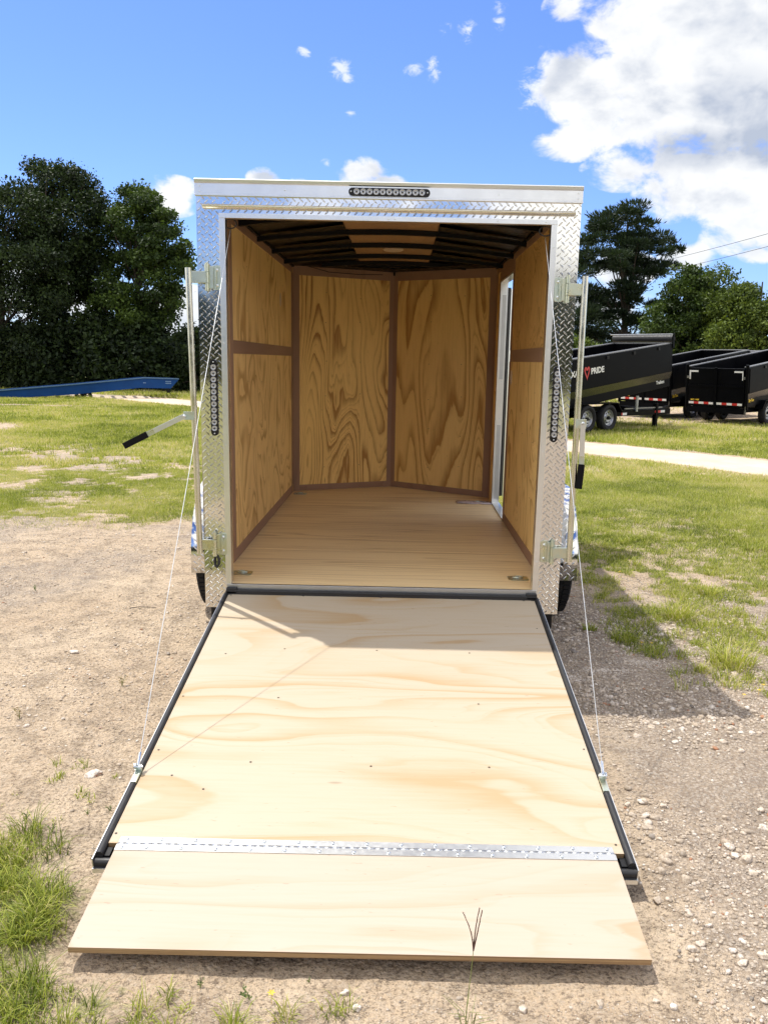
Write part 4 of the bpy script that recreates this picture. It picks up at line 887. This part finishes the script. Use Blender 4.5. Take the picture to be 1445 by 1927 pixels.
kn = MB().tube((-.0125, 0, 0), (.0125, 0, 0), .0055, 12).mesh('knuckle', M_hng, True); kn2 = MB().tube((-.0125, 0, 0), (.0125, 0, 0), .0048, 12).mesh('knuckle_dark', M_alu2, True)
for i in range(58):
    x = -.757+.013+i*.02608; p = Vector(rp(x, 1.797, .004)); link('knuckle', kn if i % 2 else kn2, ramp, p)
scr = MB().lathe([(0, .0062), (.0014, .0060), (.0034, .0042), (.0042, .002), (.0030, 0)], (0, 0, 0), (0, 0, 1), 12).mesh('screw', M_bolt, True)
tilt = math.atan2(UV.z, UV.y)
for i in range(15):
    link('screw', scr, ramp, Vector(rp(-.735+i*.1052, 1.773, .0024))); link('screw', scr, ramp, Vector(fp_(-.748+.01+(.075 if i else 0)+max(0, i-1)*.1045, .017, .0024)))
dscr = MB().lathe([(0, .0042), (.0006, .0042), (.0006, 0)], (0, 0, 0), (0, 0, 1), 10).mesh('deck_screw', simple('dark_screw', (.10, .085, .06), .5, metal=.5))
def rampxy(px, py):
    d = Vector(ray(px, py)); t = (A0-Vector(CP)).dot(NV)/d.dot(NV); p = Vector(CP)+d*t; return p
for (px, py) in [(571, 1122), (717, 1125), (867, 1128), (435, 1121), (985, 1131), (536, 1221), (709, 1224), (883, 1229), (472, 1434), (698, 1442), (920, 1444), (524, 1313), (900, 1325), (383, 1485), (324, 1459), (299, 1411), (219, 1568), (1158, 1590), (1010, 1183), (425, 1230), (345, 1310), (1098, 1410)]:
    link('deck_screw', dscr, ramp, rampxy(px, py)+NV*.0004)
# cables and their brackets
for sx, top, s in ((-1, Vector((-.762, .045, 2.155)), 1.452), (1, Vector((.758, .045, 2.150)), 1.447)):
    base = Vector(rp(sx*.800, s, .030)); pts = [top.lerp(base, u)+Vector((0, 0, -.03*math.sin(math.pi*u)*.3)) for u in np.linspace(0, 1, 13)]
    MB().path(pts, .0015, 6).build('ramp_cable', M_cable, T, smooth=True)
    b = MB().box(sx*.800-.010, sx*.800+.010, s-.002, s+.060, -.004, .010, rp).box(sx*.800-.012, sx*.800+.012, s-.004, s, -.004, .030, rp).build('cable_bracket', M_zinc, ramp, bevel=.001)
    MB().tube(rp(sx*.814, s, .026), rp(sx*.785, s, .026), .0045, 8).tube(rp(sx*.812, s, .026), rp(sx*.806, s, .026), .012, 12).tube(rp(sx*.797, s, .026), rp(sx*.789, s, .026), .0095, 6).build('cable_bolt', M_bolt, ramp, smooth=True)
    MB().tube(pts[-1], pts[-1]+(pts[-2]-pts[-1]).normalized()*.045, .0058, 8).build('cable_ferrule', M_bolt, T, smooth=True)
    MB().path([top+Vector((sx*.03*math.cos(a), 0, .03+.022*math.sin(a))) for a in np.linspace(0, 12.5, 40)], .003, 5).build('spring_hook', M_rub, T)
# side door, swung open beyond the right wall
MB().box(.868, .912, 2.575, 2.60, .40, 2.19).box(.852, .868, 2.560, 2.60, .40, 2.19).box(.868, .912, 1.862, 1.885, .40, 2.19).box(.852, .912, 1.862, 2.6, 2.175, 2.19).box(.852, .915, 1.862, 2.6, .398, .408).build('door_frame', M_alu, T)
rv = MB().lathe([(0, .005), (.002, .0045), (.003, .002), (.003, 0)], (0, 0, 0), (0, -1, 0), 8).mesh('rivet', M_bolt, True)
for k in range(17): link('rivet', rv, T, (.889, 2.575, .50+k*.1))
MB().box(.866, .900, 2.569, 2.574, 1.42, 2.08).build('hinge_strip', M_alu2, T); MB().box(.866, .900, 2.569, 2.574, .44, 1.05).build('hinge_strip', M_alu2, T)
D = empty_part('side_door', T, (.925, 2.605, 0)); D.rotation_euler = (0, 0, R(42))
MB().box(-.012, .012, -.010, .012, .46, 2.14).build('door_seal', M_rub, D)
MB().box(.012, .70, -.008, .022, .46, 2.13).build('door_panel', M_white, D)
MB().box(.012, .062, -.013, -.008, .46, 2.13).box(.062, .70, -.012, -.008, 2.085, 2.13).box(.062, .70, -.012, -.008, .46, .50).build('door_edge_trim', M_alu, D)
for k in range(16): link('rivet', rv, D, (.030, -.013, .50+k*.105))
MB().box(.085, .16, -.0105, -.008, 1.03, 1.07).build('warning_label', M_orange, D); MB().box(.085, .20, -.0105, -.008, .74, 1.0).build('paper_label', M_label, D)
# bag of papers on the floor: a thing of its own
pb = MB(); n = 8
vs = [(.56+.30*i/n+.01*math.sin(j*2), 2.52+.14*j/4+.006*math.sin(i*1.7), .400+.006*vn(i*.8, j*.9).item()) for j in range(5) for i in range(n+1)]
fs = [(j*(n+1)+i, j*(n+1)+i+1, (j+1)*(n+1)+i+1, (j+1)*(n+1)+i) for j in range(4) for i in range(n)]
o = pb.add(vs, fs).build('document_bag', M_paper, smooth=True); mo = o.modifiers.new('thick', 'SOLIDIFY'); mo.thickness = .002; tag(o, 'clear plastic bag of papers lying on the trailer floor by the side door', 'bag')

# ================================================================== dump trailers
M_db = simple('black_dump_paint', (.003, .0033, .0045), .34, var=.3, scale=3, spec=.045)
M_dbg = simple('black_gloss_facet', (.008, .008, .008), .22, var=.2, scale=3, spec=.9)
M_dr = simple('red_reflector', (.50, .02, .02), .35); M_dw = simple('white_reflector', (.75, .75, .73), .4); M_dy = simple('yellow_lettering', (.75, .50, .02), .5); M_lip = simple('grey_metal_edge', (.22, .22, .22), .3, metal=.5)  # M_lip: plain grey metal, paler than the black bed
def flat_mesh(mb, fn): return mb
def text_part(body, size, par, M4, mat, name='lettering', bold=.0, sx=1.):
    cu = bpy.data.curves.new(name, 'FONT'); cu.body = body; cu.size = size; cu.extrude = .001; cu.offset = bold; cu.resolution_u = 2
    tmp = bpy.data.objects.new('tmp', cu); COL.objects.link(tmp); dg = bpy.context.evaluated_depsgraph_get(); dg.update()
    me = bpy.data.meshes.new_from_object(tmp.evaluated_get(dg)); bpy.data.objects.remove(tmp); me.materials.clear(); me.materials.append(mat)
    me.transform(M4 @ Matrix.Diagonal((sx, 1, 1, 1))); o = bpy.data.objects.new(name, me); COL.objects.link(o); o.parent = par; return o
def dump_trailer(loc, ang, label, kind):
    e = empty('dump_trailer', loc, label, 'dump trailer', 'black dump trailers parked beyond the road', ang)
    Wd, L, H, t0 = 1.65, 4.9, 1.07, R(6.6); hz_, ct, st = .48, math.cos(t0), math.sin(t0)
    def bf(x, y, z): return (x*ct-z*st*.0-z*st, y, hz_+x*st+z*ct)
    MB().box(0, L, 0, .05, 0, H, bf).box(0, L, Wd-.05, Wd, 0, H, bf).box(L-.05, L, .05, Wd-.05, 0, H, bf).box(0, L, .05, Wd-.05, 0, .05, bf).build('dump_bed', M_db, e, bevel=.006)
    MB().box(-.02, L+.02, -.03, .06, H, H+.035, bf).box(-.02, L+.02, Wd-.06, Wd+.03, H, H+.035, bf).box(L-.06, L+.02, .06, Wd-.06, H, H+.035, bf).build('top_rail', M_lip, e, bevel=.01)
    # angled lower band that catches the ground
    for yy, s in ((0, -1), (Wd, 1)):
        MB().box(0, L, *sorted((yy, yy+s*.06)), .38, H, bf).build('upper_side_panel', M_db, e, bevel=.005)
        MB().add([bf(0, yy+s*.060, .379), bf(L, yy+s*.060, .379), bf(L, yy+s*.001, .20), bf(0, yy+s*.001, .20)], [(0, 1, 2, 3)]).build('side_rib', M_dbg, e)
    for x in (.02, 1.6, 3.2, L-.10):
        if kind != 'near' or x < .1: MB().box(x, x+.08, -.09, -.061, 0.39, H-.02, bf).build('stake_post', M_db, e)
    for x in (.9, 2.0, 3.1, 4.2): MB().box(x, x+.09, -.085, -.061, H-.10, H-.03, bf).build('tarp_hook', M_bow, e)
    # rear doors
    for (a, b) in ((.02, Wd/2-.01), (Wd/2+.01, Wd-.02)):
        d = MB().box(-.05, -.002, a, b, .0, H-.02, bf).build('rear_door', M_db, e, bevel=.006)
        MB().box(-.075, -.05, a, b, H*.50, H*.56, bf).build('door_rib', M_db, d); MB().box(-.065, -.05, a, a+.04, .0, H-.02, bf).build('door_stile', M_db, d)
        n = 5
        for k in range(n):
            y0 = a+.03+k*(b-a-.06)/n; MB().box(-.058, -.0505, y0, y0+(b-a-.06)/n, .06, .12, bf).build('reflector', M_dr if k % 2 else M_dw, d)
        sgn = 1 if a < Wd/2-.2 and a < .1 else -1; c0 = a+.03 if sgn > 0 else b-.03
        x0, x1 = sorted((c0, c0+sgn*.26)); MB().box(-.057, -.0505, x0, x1, H-.13, H-.085, bf).box(-.057, -.0505, *sorted((c0, c0+sgn*.04)), H-.33, H-.13, bf).build('corner_reflector', M_dw, d)
        MB().box(-.10, -.05, a-.02 if sgn > 0 else b-.03, a+.03 if sgn > 0 else b+.02, H*.72, H*.78, bf).build('door_hinge', M_lip, d)
    MB().box(-.085, -.05, Wd/2-.04, Wd/2+.04, -.02, H, bf).build('latch_post', M_db, e)
    for yy in (-.03, Wd+.03): MB().tube(bf(-.02, yy, -.05), bf(-.02, yy, H+.08), .045, 10).build('corner_post', M_db, e, smooth=True)
    MB().box(0, L+.1, .15, .27, .34, .47).box(0, L+.1, Wd-.27, Wd-.15, .34, .47).box(-.06, .06, 0, Wd, .30, .46).box(L-.1, L+.1, .0, Wd, .34, .47).box(1.0, 1.1, .2, Wd-.2, .36, .44).build('chassis', M_db, e)
    MB().add([(L+.1, .2, .36), (L+.1, .3, .36), (L+1.4, Wd/2+.05, .36), (L+1.4, Wd/2-.05, .36), (L+.1, .2, .48), (L+.1, .3, .48), (L+1.4, Wd/2+.05, .48), (L+1.4, Wd/2-.05, .48)], [(0, 1, 2, 3), (4, 5, 6, 7), (0, 3, 7, 4), (1, 2, 6, 5)]).build('tongue', M_db, e)
    for sy, yy in ((-1, -.02), (1, Wd+.02)):
        for x in (1.25, 2.10):
            w_ = empty_part('wheel', e, (x, yy, .325)); w_.rotation_euler = (0, 0, R(90))
            r = .325; h = .10; pr = [(-h*.62, r*.60), (-h, r*.78), (-h*.85, r*.95), (-h*.5, r), (h*.5, r), (h*.85, r*.95), (h, r*.78), (h*.62, r*.60)]
            MB().lathe(pr, (0, 0, 0), (1, 0, 0), 32).build('tyre', M_tyre, w_, smooth=True); sg = sy
            MB().lathe([(h*.6*sg, r*.60), (h*.72*sg, r*.57), (h*.25*sg, r*.50), (h*.2*sg, r*.40), (h*.45*sg, r*.28), (h*.4*sg, r*.17), (h*.4*sg, 0)], (0, 0, 0), (1, 0, 0), 24).build('rim', M_rim, w_, smooth=True)
            hb = MB().tube((h*.4*sg, 0, 0), (h*.85*sg, 0, 0), r*.13, 10)
            for k in range(8): a = k*math.pi/4+.2; hb.tube((h*.26*sg, math.cos(a)*r*.36, math.sin(a)*r*.36), (h*.42*sg, math.cos(a)*r*.36, math.sin(a)*r*.36), r*.05, 6)
            hb.build('hub', M_bow, w_)
        a, b = sorted((yy+sy*.11, yy-sy*.13))
        MB().prism([(.78, .44), (.95, .68), (2.40, .68), (2.62, .44), (2.58, .44), (2.38, .655), (.97, .655), (.82, .44)], lambda u, v, h: (u, h, v), a, b).build('fender', M_db, e)
    # side markers
    for (x, z, wd) in ((1.45, .50, .2), (3.0, .40, .2), (4.35, .40, .25)):
        pass
    MB().box(2.75, 2.80, -.004, .0, .36, .42).build('reflector', M_dr, e); MB().box(2.80, 2.98, -.004, .0, .36, .42).build('reflector', M_dw, e)
    MB().box(4.25, 4.52, -.006, -.001, .38, .44).build('reflector', M_dr, e); MB().box(4.52, 4.72, -.006, -.001, .38, .44).build('reflector', M_dw, e)
    MB().box(2.4, L+.1, -.002, .14, .34, .47).build('side_rail', M_db, e)
    MB().box(1.62, 1.90, -.006, -.001, .24, .31, bf).build('reflector', M_dr, e); MB().box(1.90, 2.10, -.006, -.001, .24, .31, bf).build('reflector', M_dw, e)
    # drop-leg jack and tarp roll
    MB().box(4.28, 4.38, -.02, .08, .02, .62).build('jack_leg', M_db, e, bevel=.005); 
    Rx = Matrix.Rotation(R(90), 4, 'X'); Ry = Matrix.Rotation(-t0, 4, 'Y')
    base = lambda x, z: Matrix.Translation(Vector(bf(x, -.004-(.062 if z > .38 else 0), z))) @ Ry @ Rx
    if kind == 'near':
        MB().tube(bf(L+.05, -.05, H+.13), bf(L+.05, Wd+.05, H+.13), .085, 14).build('tarp_roll', M_rub, e, smooth=True)
        MB().tube(bf(L-.05, -.08, H+.24), bf(L-.05, Wd+.08, H+.24), .014, 8).build('tarp_rod', M_rim, e); MB().box(L-.02, L+.06, -.08, -.06, H-.1, H+.26, bf).build('tarp_bracket', M_db, e)
        MB().tube((3.35, -.03, .44), (3.35, -.03, .82), .035, 12).build('lift_cylinder', M_rim, e, smooth=True)
        MB().box(2.9, 4.6, .0, .03, .50, .53).build('frame_lip', M_lip, e)
        text_part('TEXAS', .185, e, base(.44, .70), M_dw, bold=.006, sx=1.05); text_part('PRIDE', .185, e, base(1.40, .70), M_dw, bold=.006, sx=1.05)
        hm = MB(); P = []
        for k in range(28):
            a = 2*math.pi*k/28; x = 16*math.sin(a)**3; y = 13*math.cos(a)-5*math.cos(2*a)-2*math.cos(3*a)-math.cos(4*a); P.append((x*.0066, y*(.0085 if y > 0 else .0125)))
        Pi = [(x*.62, y*.62-.0) for x, y in P]
        vs = [bf(1.25+x, -.066, .78+z) for x, z in P]+[bf(1.25+x, -.066, .78+z) for x, z in Pi]; n = len(P)
        hm.add(vs, [(i, (i+1) % n, n+(i+1) % n, n+i) for i in range(n)]).add([bf(1.25+x, -.067, .815+z) for x, z in ((-.05, .03), (.05, .03), (.035, -.02), (-.035, -.02))], [(0, 1, 2, 3)]).build('emblem', M_dr, e)
        text_part('Trailers', .12, e, base(4.25, .12), M_dw, bold=.003)
    else:
        text_part('BigTex', .11, e, base(.18, .13), M_dy, bold=.004)
        RyT = Matrix.Rotation(R(-90), 4, 'Z')
        text_part('BigTex', .09, e, Matrix.Translation(Vector(bf(-.053, Wd-.10, .155))) @ RyT @ Rx, M_dy, bold=.003)
        MB().tube(bf(-.06, -.03, .05), bf(-.06, -.03, -.15), .01, 6).build('safety_loop', M_lip, e)
    return e
hd = math.atan2(.67, .742)
dump_trailer((3.36, 13.60, 0), hd, 'black dump trailer with white lettering and red emblem, nearest behind the right post', 'near')
dump_trailer((9.36, 17.80, 0), hd, 'black dump trailer at the right edge showing its closed double rear doors', 'far')
dump_trailer((8.02, 19.95, 0), hd, 'black dump trailer mostly hidden between the other two dump trailers', 'far')
# white pipe roll carried on the far one
o = MB().path([at(1392, 666, 26.5), at(1400, 662.5, 26.5), at(1440, 663, 26.6), at(1500, 664, 26.8)], .07, 10).build('pipe_rack', M_lip); tag(o, 'pale curved pipe rail resting beyond the rightmost dump trailer', 'pipe')
o.parent = None

# ================================================================== blue yard ramp
M_blue = simple('blue_paint', (.006, .050, .19), .5, var=.3, scale=2.5, bump=.1, spec=.15); M_bl2 = simple('faded_blue_top', (.05, .12, .22), .5, var=.3)
a0 = at(-60, 742, 23.3); a1 = at(0, 737, 23.6); a2 = at(275, 712, 25.4); a3 = at(337, 714, 25.8)
def bz(px, py, Y): return at(px, py, Y)
topl = [bz(-90, 744, 23.1), bz(0, 736, 23.6), bz(140, 724.5, 24.5), bz(272, 712, 25.35), bz(337, 714, 25.8)]
botl = [bz(-90, 762, 23.1), bz(0, 751, 23.6), bz(140, 742.5, 24.5), bz(262, 730, 25.3), bz(322, 731, 25.7)]
yb = empty('yard_ramp', (float(topl[2][0]), float(topl[2][1]), 0), 'long blue steel loading ramp on small wheels in front of the left trees', 'loading ramp')
org = np.array([topl[2][0], topl[2][1], 0]); dirr = topl[3]-topl[1]; dirr[2] = 0; dirr /= np.linalg.norm(dirr); nr = np.array([-dirr[1], dirr[0], 0])
def girder(off, nm):
    m = MB(); pts = [p-org for p in topl]+[p-org for p in botl[::-1]]; n = len(pts)
    V_ = [p+nr*off for p in pts]+[p+nr*(off+.08) for p in pts]; fs = [(i, (i+1) % n, n+(i+1) % n, n+i) for i in range(n)]
    k = len(topl)
    for i in range(k-1): fs += [(i, i+1, n-2-i, n-1-i), (n+i, n+i+1, n+n-2-i, n+n-1-i)]
    return m.add(V_, fs).build(nm, M_blue, yb)
girder(0, 'side_girder'); girder(1.9, 'side_girder')
m = MB()
for p, q in zip(topl[:-1], topl[1:]):
    a, b = p-org, q-org; up = np.array([0, 0, .035]); m.add([a-nr*.05, b-nr*.05, b+nr*.12, a+nr*.12, a-nr*.05+up, b-nr*.05+up, b+nr*.12+up, a+nr*.12+up], [(0, 1, 2, 3), (4, 5, 6, 7), (0, 1, 5, 4), (2, 3, 7, 6)])
m.build('top_flange', M_bl2, yb)
m = MB()
for i, u in enumerate(np.linspace(0, .98, 26)):
    j = min(int(u*(len(topl)-1)), len(topl)-2); f_ = u*(len(topl)-1)-j; p = topl[j]*(1-f_)+topl[j+1]*f_-org-np.array([0, 0, .06]); a = p+nr*.05; b = p+nr*1.9; m.box(-.06, .06, 0, 1.85, -.02, .02, lambda x, y, z, p=p: tuple(p+dirr*x+nr*(y+.05)+np.array([0, 0, z])))
m.build('deck_bars', M_bl2, yb)['kind'] = 'stuff'
for px in (166, 150):
    c = gr(px, 750) ; c = at(px, 744.5, 24.65)-org
    for off in (.2, 1.7):
        w_ = empty_part('wheel', yb, tuple(c+nr*off)); MB().lathe([(-.07, .05), (-.07, .11), (-.05, .15), (.05, .15), (.07, .11), (.07, .05)], (0, 0, 0), tuple(nr), 20).build('tyre', M_tyre, w_, smooth=True)
for off in (.1, 1.8):
    p = bz(318, 731, 25.7)-org; MB().tube(p+nr*off, p+nr*off-np.array([0, 0, .16]), .05, 8).build('support_leg', M_bow, yb)
Bm = Matrix(((dirr[0], 0, -nr[0], 0), (dirr[1], 0, -nr[1], 0), (0, 1, 0, 0), (0, 0, 0, 1)))
M_fade = simple('faded_lettering', (.22, .34, .50), .6, var=.4, scale=60)
for (px, py, sz, tx) in ((311, 722, .13, 'RAMP'), (268, 722, .07, '30')):
    p = at(px, py, 25.60 if px > 300 else 25.28)-org-nr*.06; text_part(tx, sz, yb, Matrix.Translation(Vector(p)) @ Bm, M_fade) if 0 else None
for (px, py, wdt) in ((312, 718.5, .20), (312, 722, .20), (270, 721, .10)):      # worn, unreadable stencil rows
    p = at(px, py, 25.58 if px > 300 else 25.28)-org-nr*.035; mm = MB(); x = 0
    while x < wdt:
        q = random.uniform(.012, .03); mm.box(x, x+q, -.002, .002, 0, .028, lambda a, b, c, p=p: tuple(p+dirr*a+nr*b+np.array([0, 0, c]))); x += q+.012
    mm.build('stencil_mark', M_fade, yb)

# ================================================================== trees
def leaf_mat(name, c0, c1, c2):
    return grass_mat(name, [(0, c0), (.5, c1), (1, c2)], .22)
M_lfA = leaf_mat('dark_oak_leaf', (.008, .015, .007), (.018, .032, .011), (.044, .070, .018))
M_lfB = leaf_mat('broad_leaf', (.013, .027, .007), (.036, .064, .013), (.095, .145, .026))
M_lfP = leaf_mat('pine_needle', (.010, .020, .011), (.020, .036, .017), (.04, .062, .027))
M_lfY = leaf_mat('bright_leaf', (.028, .048, .010), (.066, .10, .016), (.14, .19, .028))
M_bark = simple('bark', (.06, .045, .035), .9, var=.4, bump=.5, scale=8)
def inpoly(x, y, P):
    c = np.zeros(len(x), bool); j = len(P)-1
    for i in range(len(P)):
        xi, yi = P[i]; xj, yj = P[j]; c ^= ((yi > y) != (yj > y)) & (x < (xj-xi)*(y-yi)/(yj-yi+1e-9)+xi); j = i
    return c
def tree(name, poly, Yd, lab, mat, nclump, lpc, lsz, rcl, trunk=None, group=None, dep=2.2, pine=False, cat='tree', seed=0, limbs=True):
    r = np.random.default_rng(500+seed); P = np.array(poly, float); P[:, 1] += np.where(P[:, 1] < 560, 13, 0); poly = [tuple(q) for q in P]
    x0, y0 = P.min(0); x1, y1 = P.max(0); X_ = []; 
    while len(X_) < nclump:
        x = r.uniform(x0, x1, 400); y = r.uniform(y0, y1, 400); k = inpoly(x, y, poly); X_ += list(zip(x[k], y[k]))
    X_ = np.array(X_[:nclump]); bx = trunk[0] if trunk else (x0+x1)/2
    base = gr(bx, 735); base = at(bx, 735, Yd); base[2] = 0
    C = []
    for (px, py) in X_:
        de = min(np.min(np.hypot(P[:, 0]-px, P[:, 1]-py))/60., 1.); C.append(at(px, py, Yd+r.uniform(-1, 1)*dep*(.35+.65*de)))
    C = np.array(C); C[:, 2] = np.maximum(C[:, 2], .35); rad = rcl*r.uniform(.55, 1.15, len(C))
    n = len(C)*lpc; ci = np.repeat(np.arange(len(C)), lpc)
    d = r.normal(size=(n, 3)); d /= np.linalg.norm(d, axis=1)[:, None]; q = rad[ci]*(.30+.75*r.random(n)**.6+.45*(r.random(n) < .06)); pos = C[ci]+d*q[:, None]*np.array([1.5, 1.5, .42] if pine else [1.1, 1.1, .66])
    # leaf quads
    if pine:
        ax = d*.8+np.array([0, 0, .55])+r.normal(size=(n, 3))*.3
    else: ax = r.normal(size=(n, 3))+np.array([0, 0, -.2])
    ax /= np.linalg.norm(ax, axis=1)[:, None]; sd = np.cross(ax, r.normal(size=(n, 3))); sd /= np.linalg.norm(sd, axis=1)[:, None]
    s = (lsz*r.uniform(.6, 1.4, n))[:, None]; wv = .22 if pine else .55
    V_ = np.stack([pos, pos+ax*s*.5+sd*s*wv*.5, pos+ax*s, pos+ax*s*.5-sd*s*wv*.5], 1).reshape(-1, 3)-base
    F_ = np.arange(n*4).reshape(n, 4); ct = r.uniform(0, 1, len(C))[ci]*.55; tint = np.clip(ct+r.normal(.22, .20, n)+.25*np.clip(d[:, 2], 0, 1), 0, 1)  # upper leaves of each clump painted lighter, like sunlit tops
    e = empty(name, tuple(base), lab, cat, group)
    np_mesh('crown', V_, F_, mat, parent=e, attrs={'tint': np.repeat(tint, 4)}, nv=4)
    if limbs:
        m = MB(); Cl = C-base; topz = Cl[:, 2].max(); c0 = np.array([Cl[:, 0].mean()*.5, 0, 0]); tk = .022*topz+.03
        tp = [np.array([0, 0, -.1]), np.array([c0[0]*.3, 0, topz*.3]), np.array([c0[0]*.8, .1, topz*.6]), np.array([c0[0], 0, topz*.93])]
        m.path(tp, tk, 8, tk*.2); o_ = m.build('trunk', M_bark, e, smooth=True); m = MB()
        for i in r.choice(len(Cl), min(34, len(Cl)), replace=False):
            t_ = Cl[i]; zz = min(max(t_[2]*.62, topz*.15), topz*.9); u = zz/(topz*.93); st = np.array([c0[0]*u, .05, zz]); mid = (st+t_)/2+r.normal(size=3)*.15; m.path([st, mid, t_], tk*.28, 5, tk*.07)
        m.build('limbs', M_bark, e)
    return e
LG = 'trees along the left edge of the yard'; RG2 = 'trees beyond the dump trailers'
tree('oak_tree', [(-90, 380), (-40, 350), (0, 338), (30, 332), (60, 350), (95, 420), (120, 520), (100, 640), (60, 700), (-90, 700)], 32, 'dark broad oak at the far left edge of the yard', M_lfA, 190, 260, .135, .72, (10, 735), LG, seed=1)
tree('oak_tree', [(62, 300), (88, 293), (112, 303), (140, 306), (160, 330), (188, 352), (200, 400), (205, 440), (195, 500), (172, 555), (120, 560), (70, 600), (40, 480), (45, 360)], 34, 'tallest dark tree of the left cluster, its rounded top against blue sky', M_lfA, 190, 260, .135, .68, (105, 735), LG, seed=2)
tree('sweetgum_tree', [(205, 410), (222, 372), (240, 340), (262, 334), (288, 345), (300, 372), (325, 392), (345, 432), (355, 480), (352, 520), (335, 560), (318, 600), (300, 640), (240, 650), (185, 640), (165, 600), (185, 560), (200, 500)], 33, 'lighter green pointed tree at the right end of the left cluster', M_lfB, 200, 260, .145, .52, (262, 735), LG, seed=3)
tree('young_tree', [(330, 665), (342, 625), (360, 612), (380, 620), (420, 640), (430, 735), (335, 735)], 31, 'small dark tree peeking between the left lock bar and the trailer', M_lfA, 60, 120, .14, .45, (370, 735), LG, seed=4, dep=1.2)
tree('understory_shrub', [(-120, 640), (-40, 600), (60, 620), (150, 590), (200, 600), (260, 606), (310, 622), (345, 668), (420, 680), (430, 736), (-120, 736)], 32.3, 'dark thicket of shrubs under the left trees behind the blue ramp', M_lfA, 380, 110, .20, .8, (150, 735), LG, seed=5, cat='shrub', limbs=False, dep=1.6)
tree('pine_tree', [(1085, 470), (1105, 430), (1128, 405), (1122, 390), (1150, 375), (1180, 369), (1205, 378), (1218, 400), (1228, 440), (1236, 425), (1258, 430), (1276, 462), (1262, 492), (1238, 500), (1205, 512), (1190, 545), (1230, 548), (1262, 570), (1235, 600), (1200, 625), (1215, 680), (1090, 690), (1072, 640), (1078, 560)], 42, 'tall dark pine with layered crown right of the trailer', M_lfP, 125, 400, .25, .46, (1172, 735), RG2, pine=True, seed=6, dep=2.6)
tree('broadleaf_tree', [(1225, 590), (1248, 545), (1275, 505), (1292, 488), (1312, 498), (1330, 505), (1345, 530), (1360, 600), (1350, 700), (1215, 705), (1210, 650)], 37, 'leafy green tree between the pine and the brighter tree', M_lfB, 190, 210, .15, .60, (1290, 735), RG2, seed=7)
tree('broadleaf_tree', [(1338, 540), (1352, 494), (1368, 505), (1378, 535), (1402, 520), (1425, 548), (1450, 566), (1500, 600), (1520, 700), (1340, 700)], 35, 'yellow-green leafy tree at the right edge above the dump trailers', M_lfY, 210, 210, .145, .60, (1420, 735), RG2, seed=8)
tree('shrub', [(1060, 668), (1070, 645), (1095, 640), (1120, 648), (1135, 668), (1130, 700), (1060, 700)], 30, 'bright green bush just above the nearest dump trailer', M_lfY, 46, 130, .15, .4, (1098, 735), RG2, seed=9, dep=1.2, cat='shrub')
tree('understory_shrub', [(1060, 690), (1120, 675), (1200, 660), (1260, 650), (1520, 640), (1560, 740), (1060, 740)], 38.5, 'dark thicket behind the dump trailers under the right trees', M_lfA, 300, 100, .24, .9, (1300, 735), RG2, seed=10, cat='shrub', limbs=False, dep=1.6)
# woods beyond and behind
def woods(name, x0, x1, yc, hmax, lab, n, seed, lsz=.5):
    r = np.random.default_rng(seed); x = r.uniform(x0, x1, n); H_ = hmax*(.55+.6*fbm(x*.09, x*0+seed, 3, 2)); z = H_*r.random(n)**.75; y = yc+r.normal(0, 2.2, n)
    pos = np.stack([x, y, z], 1); ax = r.normal(size=(n, 3)); ax /= np.linalg.norm(ax, axis=1)[:, None]; sd = np.cross(ax, r.normal(size=(n, 3))); sd /= np.linalg.norm(sd, axis=1)[:, None]; s = (lsz*r.uniform(.6, 1.5, n))[:, None]
    V_ = np.stack([pos, pos+ax*s*.5+sd*s*.3, pos+ax*s, pos+ax*s*.5-sd*s*.3], 1).reshape(-1, 3); F_ = np.arange(n*4).reshape(n, 4)
    t_ = np.clip(.35*fbm(x*.5, z*.5, 3, 4)+r.normal(.3, .2, n), 0, 1); tag(np_mesh(name, V_, F_, M_lfA, attrs={'tint': np.repeat(t_, 4)}, nv=4, kind='stuff'), lab, 'woods')
woods('distant_woods', -75, 90, 62, 3.4, 'low dark line of distant woods along the horizon', 26000, 21, .8)
woods('woods_behind', -60, 60, -46, 7.5, 'line of trees behind the viewpoint, mirrored in the tread plate', 30000, 22, .9)
# power lines
M_wire = simple('power_cable', (.05, .05, .055), .5)
for k, (pa, pb_, lab) in enumerate((((1500, 408, 26), (1080, 527, 70), 'upper thin overhead power line crossing the sky at right'), ((1500, 433, 26), (1080, 545, 70), 'lower thin overhead power line crossing the sky at right'))):
    a = Vector(at(*pa)); b = Vector(at(*pb_)); a = a+(a-b)*.5
    pts = [a.lerp(b, u)-Vector((0, 0, .35*math.sin(math.pi*u))) for u in np.linspace(0, 1, 25)]
    o = MB().path(pts, .010, 5).build('power_line', M_wire); tag(o, lab, 'power line', 'overhead power lines')
print('SCENE DONE')
